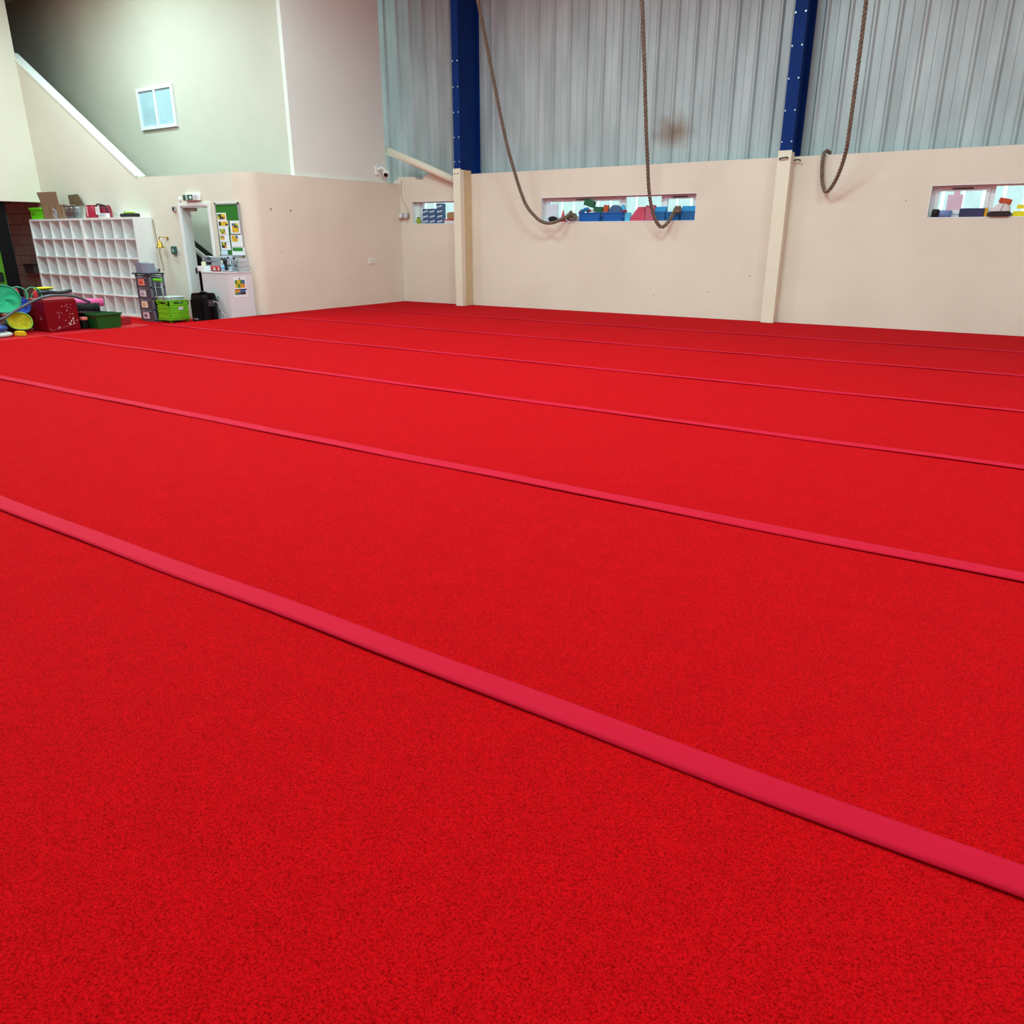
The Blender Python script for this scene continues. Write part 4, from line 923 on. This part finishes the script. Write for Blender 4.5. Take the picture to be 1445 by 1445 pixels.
p = B(); p.lathe((x, YB+.05, SL+.012), [(.05, 0), (.042, .03), (.012, .185), (.010, .19)], 22); p.build('cone_body', M((214, 36, 66), .4), t)
p = B(); p.box((x-.07, YB+.005, SL), (x+.07, YB+.095, SL+.012), .003); p.build('foot', M((214, 36, 66), .4), t)
TB = M((4, 98, 178), .4); TB2 = M((6, 84, 158), .4)
def tub(xa, xb, lab):
    t = thing('blue_tub', ((xa+xb)/2, YB+.05, SL), lab, 'tub', 'blue tubs on the long window ledge')
    h = .15; y0, y1 = YB+.005, YB+.115; i_ = .018
    def ring(z, ins, iy): return [(xa+ins, y0+iy, z), (xb-ins, y0+iy, z), (xb-ins, y1-iy, z), (xa+ins, y1-iy, z)]
    p = B(); R0 = [p.bm.verts.new(v) for v in ring(SL, i_, .012)]; R1 = [p.bm.verts.new(v) for v in ring(SL+h, .006, 0)]; R2 = [p.bm.verts.new(v) for v in ring(SL+h, .012, .006)]; R3 = [p.bm.verts.new(v) for v in ring(SL+.006, i_+.005, .016)]
    p.bm.faces.new(R0[::-1]); p.bm.faces.new(R3)
    for A, C in ((R0, R1), (R1, R2), (R2, R3)):
        for k in range(4): p.bm.faces.new([A[k], A[(k+1) % 4], C[(k+1) % 4], C[k]])
    p.build('tub_body', TB, t)
    p = B(); p.box((xa-.004, y0-.012, SL+h-.018), (xb+.004, y0+.002, SL+h), .003); p.box((xa-.004, y1-.002, SL+h-.018), (xb+.004, y1+.008, SL+h), .003); p.box((xa-.006, y0-.008, SL+h-.018), (xa+.008, y1+.006, SL+h), .003); p.box((xb-.008, y0-.008, SL+h-.018), (xb+.006, y1+.006, SL+h), .003); p.build('rim', TB, t)
    for xx in (xa+.03, xb-.034):
        p = B(); p.box((xx, y0-.002, SL+.01), (xx+.008, y0+.010, SL+h-.018)); p.build('rib', TB2, t)
    return h
ta, tb_ = X2(816.5, YB+.01), X2(847.5, YB+.01); tc_, td = X2(849.3, YB+.01), X2(879.5, YB+.01)
th_ = tub(ta, tb_, 'blue plastic tub with green blocks, left of the pair'); tub(tc_, td, 'blue plastic tub with orange block and grey dome, right of the pair')
GB = M((38, 96, 66), .8, bump=.5, bscale=120)
zt = SL+th_
p = B(); c = (X2(831.5), YB+.06, zt+.155); p.box((c[0]-.105, c[1]-.035, c[2]-.055), (c[0]+.105, c[1]+.035, c[2]+.055), .008, mat=rot(c, .28, 'Y')); tag(p.build('foam_brick', GB), 'dark green foam brick tilted on top of the left tub', 'foam block', 'dark green foam bricks')
p = B(); c = (X2(844.5), YB+.055, zt+.045); p.box((c[0]-.095, c[1]-.035, c[2]-.055), (c[0]+.085, c[1]+.035, c[2]+.05), .008, mat=rot(c, .06, 'Y')); tag(p.build('foam_brick', GB), 'dark green foam brick standing in the left tub, right side', 'foam block', 'dark green foam bricks')
toys = [(822, .03, (26, 110, 170), .045), (827, .055, (40, 120, 180), .05), (832, .03, (150, 40, 60), .03), (836, .04, (220, 225, 230), .028), (819, .015, (140, 30, 50), .03), (839, .012, (210, 160, 120), .025), (829, .02, (60, 60, 70), .03)]
tl = ['blue bean bag at the left of the left tub', 'bright blue bean bag under the tilted green brick', 'dark red bean bag in the left tub', 'white bean bag in the left tub near the brick', 'wine red bean bag at the left rim of the left tub', 'tan bean bag at the front rim of the left tub', 'charcoal bean bag in the left tub']
for (px, dz, c, r_), lab in zip(toys, tl):
    p = B(); x = X2(px, YB+.03); bmesh.ops.create_icosphere(p.bm, subdivisions=2, radius=r_)
    for v in p.bm.verts: v.co = Vector((x+v.co.x*1.2, YB+.036+v.co.y*.8, zt+dz+v.co.z*.75))
    for f_ in p.bm.faces: f_.smooth = True
    tag(p.build('bean_bag', M(c, .8)), lab, 'bean bag', 'bean bags in the left tub')
p = B(); c = (X2(855.3), YB+.05, zt+.05); p.box((c[0]-.045, c[1]-.03, c[2]-.07), (c[0]+.045, c[1]+.03, c[2]+.07), .006, mat=rot(c, .08, 'Y')); tag(p.build('orange_block', M((184, 84, 36), .7)), 'rusty orange foam block standing in the right tub', 'foam block')
xa = X2(868, YB+.05)
p = B(); p.prism([(xa-.12, zt-.02)]+[(xa+.12*math.cos(PI-t_), zt+.012+.105*math.sin(t_)) for t_ in [PI*i/16 for i in range(17)]]+[(xa+.12, zt-.02)], 'y', YB+.03, YB+.085); tag(p.build('dome_block', M((62, 96, 138), .6)), 'grey-blue half-round foam block in the right tub', 'foam block')
p = B(); c = (X2(879), YB+.075, zt+.055); p.box((c[0]-.03, c[1]-.02, c[2]-.06), (c[0]+.03, c[1]+.02, c[2]+.06), .004, mat=rot(c, -.5, 'Y')); tag(p.build('sky_blue_block', M((70, 180, 225), .6)), 'light blue tilted block at the right of the right tub', 'foam block')
p = B(); x = X2(881.5, YB+.02); p.tube([(x-.08, YB+.02, zt+.012), (x, YB+.018, zt+.016), (x+.04, YB+.02, zt+.012)], [.014, .02, .016], 10); tag(p.build('red_pouch', M((160, 24, 56), .6)), 'dark red pouch on the right rim of the right tub', 'pouch')
xa, xb = X2(880.5, YB+.05), X2(890, YB+.05)
p = B(); p.box((xa+.02, YB+.04, SL), (xb-.01, YB+.11, SL+.14), .006); tag(p.build('light_blue_tub', M((84, 190, 228), .3)), 'light blue tub between the right blue tub and the pink wedge', 'tub')
PK = M((216, 84, 110), .6); PK2 = M((196, 96, 118), .6)
xa, xb = X2(889.5, YB+.02), X2(909, YB+.02)
t = thing('foam_wedge', ((xa+xb)/2, YB+.06, SL), 'pink ribbed foam wedge sloping left, on long window ledge', 'foam wedge', 'pink foam shapes on the ledge')
p = B(); p.prism([(xa, SL), (xb, SL), (xb, SL+.225), (xa+.14, SL+.225), (xa, SL+.05)], 'y', YB+.02, YB+.115); p.build('wedge', PK, t)
for k in range(5):
    u = k/5; p = B(); xx = xa+.03+.045*k; p.prism([(xx-.02, SL+.055), (xx-.014, SL+.055), (min(xx+.12, xb)-.002, SL+.22), (min(xx+.12, xb)-.008, SL+.22)], 'y', YB+.0165, YB+.0198); p.build('rib', M((180, 56, 84), .6), t)
p = B(); p.box((xa+.01, YB+.0165, SL+.035), (xb-.02, YB+.0198, SL+.044)); p.build('groove', M((170, 50, 78), .6), t)
xa, xb = X2(909.3, YB+.03), X2(922.8, YB+.03)
t = thing('foam_arch', ((xa+xb)/2, YB+.06, SL), 'dusky pink curved foam shape right of the ribbed wedge', 'foam block', 'pink foam shapes on the ledge')
p = B(); p.prism([(xa+.005, SL), (xb, SL), (xb, SL+.25), (xa+.02, SL+.25)], 'y', YB+.03, YB+.115); p.build('block', PK2, t)
p = B(); cpts = [(xa+.02+.15*math.sin(t_*PI/2), YB+.028, SL+.235-.22*(1-math.cos(t_*PI/2))) for t_ in [i/8 for i in range(9)]]; p.tube(cpts, .004, 6); p.build('curved_seam', M((150, 60, 84), .6), t)
HB = M((10, 92, 152), .6); HB2 = M((24, 140, 200), .6)
def house(xa, xb, h0, h1, skew, lab, yy=YB+.01):
    t = thing('house_block', ((xa+xb)/2, yy+.05, SL), lab, 'foam block', 'blue foam house blocks')
    p = B(); p.box((xa, yy, SL), (xb, yy+.105, SL+h0), .003); p.build('lower_block', HB, t)
    p = B(); p.prism([(yy, SL+h0+.0005), (yy+.105, SL+h0+.0005), (yy+.105, SL+h1-.02), (yy+.085, SL+h1), (yy+.045, SL+h1)], 'x', xa, xb-skew); p.build('sloped_top', HB2, t)
house(X2(923.5, YB+.01), X2(938, YB+.01), .145, .222, 0, 'blue foam house block beside the pink shapes, leftmost of three')
house(X2(939.5, YB+.03), X2(958.5, YB+.03), .135, .142, 0, 'low blue foam block in the middle of the three blue blocks', YB+.02)
house(X2(960.5, YB+.01), W2[1]-.012, .145, .225, 0, 'blue foam house block at the right end of the long window')

# right-hand window
xa = X2(1317, YB+.05)
t = thing('foam_roll', (xa, YB+.05, SL), 'black-ended blue grey roll at the left of the right window', 'roll')
p = B(); p.cyl((xa, YB+.03, SL+.052), (xa+.22, YB+.085, SL+.045), .045, n=22); p.build('roll_body', M((122, 140, 190), .6), t)
p = B(); p.cyl((xa-.018, YB+.018, SL+.055), (xa+.06, YB+.04, SL+.052), .054, n=22); p.build('black_end', M((14, 14, 18), .7), t)
xa, xb = X2(1352.5, YB+.02), X2(1387.5, YB+.02)
p = B(); p.box((xa, YB+.02, SL), (xb, YB+.11, SL+.112), .008); tag(p.build('navy_block', M((44, 40, 84), .6)), 'navy blue rectangular block on the ledge of right window', 'foam block')
xa, xb = xb+.004, X2(1392, YB+.02)
t = thing('orange_block', ((xa+xb)/2, YB+.05, SL), 'narrow orange and yellow block between navy block and white shoe', 'foam block')
p = B(); p.box((xa, YB+.02, SL), ((xa+xb)/2, YB+.10, SL+.115), .003); p.build('left_half', M((220, 150, 20), .6), t)
p = B(); p.box(((xa+xb)/2+.001, YB+.02, SL), (xb, YB+.10, SL+.12), .003); p.build('right_half', M((232, 176, 40), .6), t)
# big soft shoe
xa, xb = X2(1392.5, YB+.01), X2(1426, YB+.01); L_ = xb-xa
t = thing('play_shoe', ((xa+xb)/2, YB+.05, SL), 'large white soft shoe with orange cuff and dark sole', 'shoe')
p = B(); p.prism([(xa+.01, SL+.012), (xa+.04, SL), (xb-.03, SL), (xb, SL+.02), (xb, SL+.05), (xb-.03, SL+.066), (xa+.04, SL+.066), (xa, SL+.045)], 'y', YB-.03, YB+.10); p.build('sole', M((40, 18, 20), .7), t)
p = B()
def shoe(u, w_):
    a = 2*PI*u; c, s_ = math.cos(a), math.sin(a)
    xc = xa+L_*(.5+.12*w_); hw = L_*(.46-.23*w_**1.1)
    return Vector((xc+hw*math.copysign(abs(c)**.8, c), YB+.035+(.060-.014*w_)*math.copysign(abs(s_)**.8, s_), SL+.064+.105*w_))
p.grid(shoe, 28, 8); bmesh.ops.holes_fill(p.bm, edges=[e for e in p.bm.edges if e.is_boundary]); p.build('upper', M((226, 208, 206), .7), t)
p = B(); cc = (xa+L_*.66, YB+.03, SL+.195); p.box((cc[0]-L_*.27, cc[1]-.045, cc[2]-.035), (cc[0]+L_*.27, cc[1]+.04, cc[2]+.035), .016, mat=rot(cc, .22, 'Y')); p.build('cuff', M((200, 76, 44), .8, bump=.5, bscale=90), t)
p = B(); p.tube([(xa+L_*.55, YB-.027, SL+.07), (xa+L_*.58, YB-.022, SL+.11), (xa+L_*.63, YB-.013, SL+.16)], .004, 6); p.build('seam', M((140, 110, 110), .7), t)
YB_ = M((240, 222, 10), .5)
xa = X2(1428, YB+.02)
p = B(); p.box((xa, YB+.02, SL), (xa+.5, YB+.11, SL+.066), .005); tag(p.build('yellow_block', YB_), 'long yellow block on the ledge right of the white shoe', 'foam block', 'yellow blocks')
p = B(); p.prism([(xa+.03, SL+.10), (xa+.5, SL+.067), (xa+.5, SL+.115), (xa+.04, SL+.15)], 'y', YB+.03, YB+.10); tag(p.build('yellow_block', M((246, 226, 30), .5)), 'yellow slab tilted on top of the long yellow block', 'foam block', 'yellow blocks')

# ------------------------------------------------------------------ equipment pile on the left edge pad
EP = -.02
p = B(); p.prism([(-13.2, 2.6), (XS-.012, 2.6), (XS-.012, 5.72), (XS-.05, 5.73), (XS-.05, 5.78), (XS-.26, 7.24), (-12.56, 7.26), (-13.2, 7.2)], 'z', LOW, EP)
tag(p.build('edge_pad', M((186, 8, 22), .5, var=.1, spec=.15)), 'dark red vinyl edge pad under the equipment pile', 'pad')
# red cube
t = thing('soft_cube', (-12.33, 6.07, EP), 'worn red vinyl cube with white flaking spots', 'cube')
p = B(); p.box((-12.57, 5.83, EP+.001), (-12.09, 6.31, .425), .018, seg=3); p.build('cube_body', speckle_mat('flaking_red', (124, 2, 18), (222, 190, 180), .43, 26), t)
p = B(); p.box((-12.56, 5.84, .425), (-12.10, 6.30, .445), .012); p.build('top_lid', M((176, 60, 66), .35), t)
for k in range(34):
    yy_ = 6.20+random.gauss(0, .06) if k < 14 else 5.98+random.random()*.28; zz_ = .10+random.gauss(0, .035) if k < 14 else .16+random.random()*.2
    s_ = (.006+.010*random.random()) if k < 14 else .003+.004*random.random()
    if not (5.85 < yy_ < 6.29): continue
    p = B(); p.prism([(yy_-s_, zz_-s_*.6), (yy_+s_*.3, zz_-s_), (yy_+s_, zz_+s_*.3), (yy_-s_*.2, zz_+s_)], 'x', -12.0898, -12.0888); p.build('flaked_spot', M((228, 196, 188), .6), t)
p = B(); p.tube(smooth([(-12.088, 5.86, -.008), (-12.0875, 5.98, .02), (-12.0875, 6.15, .05), (-12.0875, 6.28, .08)], 6), .004, 6); p.build('crease', M((170, 40, 56), .4), t)
# green tub with rollers behind it
t = thing('green_tub', (-12.0, 6.63, EP), 'dark green plastic tub beside the worn red cube', 'tub')
gx0, gx1, gy0, gy1, gz = -12.14, -11.86, 6.44, 6.84, .205
def ring(z, i_): return [(gx0+i_, gy0+i_, z), (gx1-i_, gy0+i_, z), (gx1-i_, gy1-i_, z), (gx0+i_, gy1-i_, z)]
p = B(); R = [[p.bm.verts.new(v) for v in ring(z, i_)] for z, i_ in ((EP+.001, .02), (gz-.03, .004), (gz-.03, .012), (EP+.01, .028))]
p.bm.faces.new(R[0][::-1]); p.bm.faces.new(R[3])
for A, C in zip(R, R[1:]):
    for k in range(4): p.bm.faces.new([A[k], A[(k+1) % 4], C[(k+1) % 4], C[k]])
GT = M((6, 84, 26), .4); p.build('tub_body', GT, t)
p = B(); e = .02
p.box((gx0-.012, gy0-.012, gz-.03), (gx1+.012, gy0+.012, gz), .005); p.box((gx0-.012, gy1-.012, gz-.03), (gx1+.012, gy1+.012, gz), .005); p.box((gx0-.012, gy0, gz-.03), (gx0+.012, gy1, gz), .005); p.box((gx1-.012, gy0, gz-.03), (gx1+.012, gy1, gz), .005); p.build('rim', GT, t)
t = thing('foam_roller', (-12.3, 6.6, .16), 'black knobbly foam roller lying behind the green tub', 'foam roller')
a_, c_ = Vector((-12.30, 6.34, .285)), Vector((-12.12, 6.67, .282)); 
p = B(); p.cyl(a_, c_, .058, n=24); p.build('core', M((20, 20, 22), .7), t)
p = B(); d_ = (c_-a_).normalized(); u_ = d_.orthogonal().normalized(); v_ = d_.cross(u_)
for i in range(11):
    for k in range(12):
        an = 2*PI*(k+.5*(i % 2))/12; q = a_+(c_-a_)*((i+.5)/11)+(u_*math.cos(an)+v_*math.sin(an))*.060
        p.lathe(q-(u_*math.cos(an)+v_*math.sin(an))*.004, [(.014, 0), (.010, .011), (.004, .014)], 6, axis=u_*math.cos(an)+v_*math.sin(an))
p.build('knobs', M((26, 26, 28), .7), t)
t = thing('exercise_roller', (-12.3, 6.6, .22), 'bright pink foam roller lying on the black roller', 'foam roller')
a_, c_ = Vector((-12.46, 6.34, .36)), Vector((-12.25, 6.80, .34))
PKB = M((240, 96, 160), .5)
p = B(); p.cyl(a_, c_, .058, n=28); p.build('roller_body', PKB, t)
d_ = (c_-a_).normalized(); p = B(); p.lathe(c_+d_*.0005, [(.056, 0), (.052, .006), (.03, .008), (.028, .004), (.012, .004)], 26, axis=d_); p.build('end_cap', M((214, 60, 134), .5), t)
p = B(); p.box((-12.44, 6.335, EP+.001), (-12.07, 6.42, .11), .004); tag(p.build('black_block', M((10, 10, 12), .7, spec=.2)), 'black block between the red cube and the green tub', 'block')
p = B(); p.box((-12.44, 6.47, EP+.001), (-12.18, 6.86, .20), .01); tag(p.build('black_block', M((12, 12, 14), .7, spec=.2)), 'black filler block under the two rollers behind the green tub', 'block')  # filler added so the gaps under the rollers read black
p = B(); p.box((-12.15, 6.335, .111), (-12.06, 6.42, .156), .01); tag(p.build('salmon_sponge', M((226, 116, 108), .8)), 'salmon pink sponge poking out right of the red cube', 'sponge')
p = B(); p.box((-12.42, 7.02, EP+.001), (-12.18, 7.18, .10), .01); tag(p.build('small_red_block', M((150, 16, 30), .5)), 'small dark red block behind the green tub', 'block')
# grey bent tube
p = B(); p.tube(smooth([(-12.03, 4.75, .0), (-12.06, 5.00, .165), (-12.08, 5.26, .232), (-12.14, 5.45, .315), (-12.17, 5.62, .38), (-12.2, 5.83, .455), (-12.2, 6.04, .488), (-12.2, 6.30, .468), (-12.2, 6.42, .43), (-12.2, 6.57, .36)], 10), .019, 14)
tag(p.build('bent_tube', M((76, 78, 82), .35)), 'long dark grey bent tube arching over the red cube', 'tube')

# fabric hoops / pop-up discs
def disc(c, nrm, rad, col, rim, lab, sag=.08, tilt=0, frac=1.0):
    c = Vector(c); n_ = Vector(nrm).normalized(); u_ = n_.orthogonal().normalized(); v_ = n_.cross(u_)
    t = thing('pop_up_hoop', c, lab, 'hoop', 'fabric hoops in the equipment pile')
    p = B()
    def f(u, w_):
        a = 2*PI*u; rr = rad*w_; k = sag*(1-w_*w_)+.018*math.sin(5*a+6*w_)*w_*(1-w_)*3+.012*math.sin(3*a)*w_
        return c+(u_*math.cos(a)+v_*math.sin(a))*rr-n_*k
    V = [[None]*9 for _ in range(40)]
    cv = p.bm.verts.new(f(0, 0))
    for i in range(40):
        for j in range(1, 9): V[i][j] = p.bm.verts.new(f(i/40, j/8))
    for i in range(40):
        i2 = (i+1) % 40; fc = p.bm.faces.new([cv, V[i][1], V[i2][1]]); fc.smooth = True
        for j in range(1, 8): fc = p.bm.faces.new([V[i][j], V[i][j+1], V[i2][j+1], V[i2][j]]); fc.smooth = True
    p.build('fabric', M(col, .7, var=.1, scale=9), t)
    p = B(); p.tube([f(i/48, 1) for i in range(48)], .011, 8, closed=True); p.build('rim', M(rim, .5), t)
disc(at_x(4, 422, -12.35), (.85, -.30, .48), .215, (12, 158, 108), (14, 130, 90), 'green fabric hoop at the top left of the pile', .05)
disc(at_x(28, 431, -12.46), (.85, -.2, .50), .135, (20, 56, 160), (16, 40, 120), 'royal blue fabric hoop right of the green one', .03)
disc(at_x(28, 453, -12.20), (.76, -.10, .66), .155, (196, 178, 16), (120, 160, 40), 'yellow fabric hoop low in the pile beside the red cube', .10)
disc(at_x(4, 445, -12.62), (.8, -.3, .5), .15, (120, 26, 30), (80, 20, 24), 'dark red fabric hoop at the left below the green one', .04)
# skipping hoops: green, thin arcs
def ringhoop(c, nrm, rad, col, lab, r_=.010):
    c = Vector(c); n_ = Vector(nrm).normalized(); u_ = n_.orthogonal().normalized(); v_ = n_.cross(u_)
    p = B(); p.tube([c+(u_*math.cos(2*PI*i/64)+v_*math.sin(2*PI*i/64))*rad for i in range(64)], r_, 8, closed=True)
    tag(p.build('hula_hoop', M(col, .35)), lab, 'hula hoop', 'thin hoops in the pile')
ringhoop((-12.58, 5.74, .50), (.9, -.2, .3), .115, (60, 150, 110), 'thin pale green ring standing at the back left of pile')
ringhoop((-12.62, 5.97, .49), (.9, -.3, .2), .105, (70, 150, 100), 'thin green ring standing behind the left of the red cube')
ringhoop((-12.70, 6.16, .36), (.95, .05, .2), .205, (16, 130, 60), 'larger green ring arching behind the red cube top', .013)
# red and yellow bean shapes, black bag behind the cube
def pouch(c, sx, sy, sz, col, lab, name='bag_or_filler', cat='bag', ph_=0):
    p = B(); bmesh.ops.create_icosphere(p.bm, subdivisions=3, radius=1)
    for v in p.bm.verts:
        k = 1+.09*math.sin(5*v.co.x+2*v.co.z+ph_)+.06*math.sin(9*v.co.y+ph_*2); v.co = Vector((c[0]+v.co.x*sx*k, c[1]+v.co.y*sy*k, c[2]+v.co.z*sz*k))
    for f_ in p.bm.faces: f_.smooth = True
    tag(p.build(name, M(col, .7, var=.12)), lab, cat)
pouch((-12.82, 6.24, .28), .17, .22, .26, (18, 18, 20), 'black holdall slumped behind the red cube', ph_=1)
pouch((-12.78, 5.80, .23), .12, .20, .22, (20, 20, 22), 'black sack in the middle of the pile', ph_=2)
pouch((-12.50, 5.60, .08), .10, .22, .095, (10, 10, 12), 'black filler for pile shadow, low behind the yellow hoop', ph_=3)  # black mass added for the shadow inside the pile
pouch((-12.76, 6.20, .565), .05, .15, .022, (222, 206, 20), 'yellow strap bundle on top of the black holdall', 'strap_bundle', 'strap', 3)
pouch((-12.60, 5.985, .475), .022, .035, .075, (190, 30, 44), 'red cone-shaped pouch inside the thin green ring', 'red_pouch', 'pouch', 1)
pouch((-12.58, 5.72, .545), .02, .03, .05, (180, 30, 44), 'red pouch behind the left thin ring', 'red_pouch', 'pouch', 2)
pouch((-12.46, 5.52, .235), .05, .10, .035, (226, 110, 110), 'salmon pink pouch above the yellow hoop', 'salmon_pouch', 'pouch', 2)
p = B(); p.tube(smooth([(-12.62, 6.02, .50), (-12.56, 6.16, .525), (-12.5, 6.30, .505), (-12.46, 6.46, .53)], 8), [.030]*24+[.026], 10) if False else p.tube(smooth([(-12.62, 6.02, .50), (-12.56, 6.16, .520), (-12.5, 6.30, .505), (-12.46, 6.46, .53)], 8), .026, 10)
tag(p.build('black_strap', M((34, 36, 42), .6)), 'thick black strap lying along the back of the red cube', 'strap')
# flat cushions at the lower left
t = thing('wobble_cushion', (-12.15, 5.08, EP), 'blue domed cushion at the left edge of the pad', 'cushion', 'wobble cushions')
def cush(t, c, rad, h, col, nm):
    p = B(); p.lathe(c, [(rad*.86, 0), (rad, h*.35), (rad*.95, h*.6), (rad*.6, h*.92), (rad*.1, h)], 32); p.build(nm, col, t)
cush(t, (-12.14, 5.10, .06), .19, .09, M((28, 64, 140), .5), 'cushion')
t2 = thing('wobble_cushion', (-12.12, 5.12, EP), 'white flat cushion under the blue one', 'cushion', 'wobble cushions')
cush(t2, (-12.12, 5.13, EP+.001), .20, .078, M((200, 196, 190), .5), 'cushion')
p = B(); p.prism([(-12.00, 5.305), (-11.93, 5.33), (-11.84, 5.40), (-11.90, 5.42), (-12.04, 5.39)], 'z', EP+.001, .05)
bmesh.ops.bevel(p.bm, geom=p.bm.edges[:], offset=.012, segments=2, affect='EDGES')
tag(p.build('yellow_flap', M((236, 200, 20), .5)), 'yellow pointed flap beside the blue cushion', 'flap')

# ------------------------------------------------------------------ storage opening at the far left
p = B(); q0 = at_x(9.2, 300, -18.25); q1 = at_x(-12, 300, -18.25)
t = thing('crash_mat', (-18.32, (q0.y+q1.y)/2, LOW), 'tall black crash mat standing in the opening left of shelving', 'mat')
p.box((-18.42, q1.y, LOW+.001), (-18.25, q0.y, 1.99), .02); p.build('cover', M((6, 6, 8), .6, bump=.5, bscale=5, spec=.2), t)
p = B(); p.tube([(-18.245, q0.y-.015, LOW+.02), (-18.245, q0.y-.015, 1.97)], .006, 6); p.build('piping', M((26, 26, 28), .5), t)
q0 = at_x(-14, 340, -18.0); q1 = at_x(1, 349, -18.0)
GC = M((70, 140, 16), .5)
t = thing('green_crate', (-18.2, q1.y-.2, LOW), 'green stacking crate with dark handle hole at far left', 'crate')
gy1_ = at_x(2.5, 350, -18.2).y-.03; gy0_ = gy1_-.45
p = B(); p.box((-18.60, gy0_, LOW+.001), (-18.22, gy1_, 1.08), .01); p.build('crate_body', GC, t)
zc = .52
p = B(); p.box((-18.221, gy1_-.26, zc-.10), (-18.212, gy1_-.05, zc+.09), .03); p.build('handle_hole', M((12, 12, 14), .8), t)
q0 = at_y(41, 373, 9.30); q1 = at_y(54, 386, 9.30)
t = thing('wall_box', ((q0.x+q1.x)/2, 9.30, q1.z), 'small grey box on the blockwork wall of the opening', 'box')
p = B(); p.box((q0.x, 9.18, q1.z), (q0.x+.42, 9.359, q0.z-.02), .005); p.build('box_body', M((96, 92, 90), .6), t)
p = B(); p.box((q0.x-.01, 9.17, q0.z-.02), (q0.x+.43, 9.359, q0.z+.01), .004); p.build('lid', M((50, 48, 48), .6), t)

# high stairwell window at the top left
q0 = at_y(202, 184.5, 10.29); ux0, uz0 = q0.x, q0.z; ux1 = at_y(252, 181, 10.29).x
f = B(); y_ = 10.25; uh = .75
f.box((ux0, y_, uz0), (ux1, 10.299, uz0+.06)); f.box((ux0, y_, uz0+uh-.06), (ux1, 10.299, uz0+uh)); f.box((ux0, y_, uz0+.06), (ux0+.06, 10.299, uz0+uh-.06)); f.box((ux1-.06, y_, uz0+.06), (ux1, 10.299, uz0+uh-.06)); f.box(((ux0+ux1)/2-.03, y_, uz0+.06), ((ux0+ux1)/2+.03, 10.299, uz0+uh-.06))
fr = struct(f.build('window_4', PVC, loc=(ux0, y_, uz0)))
p = B(); p.box((ux0+.06, 10.28, uz0+.06), (ux1-.06, 10.295, uz0+uh-.06)); p.build('pane', M((170, 200, 210), .08), fr)
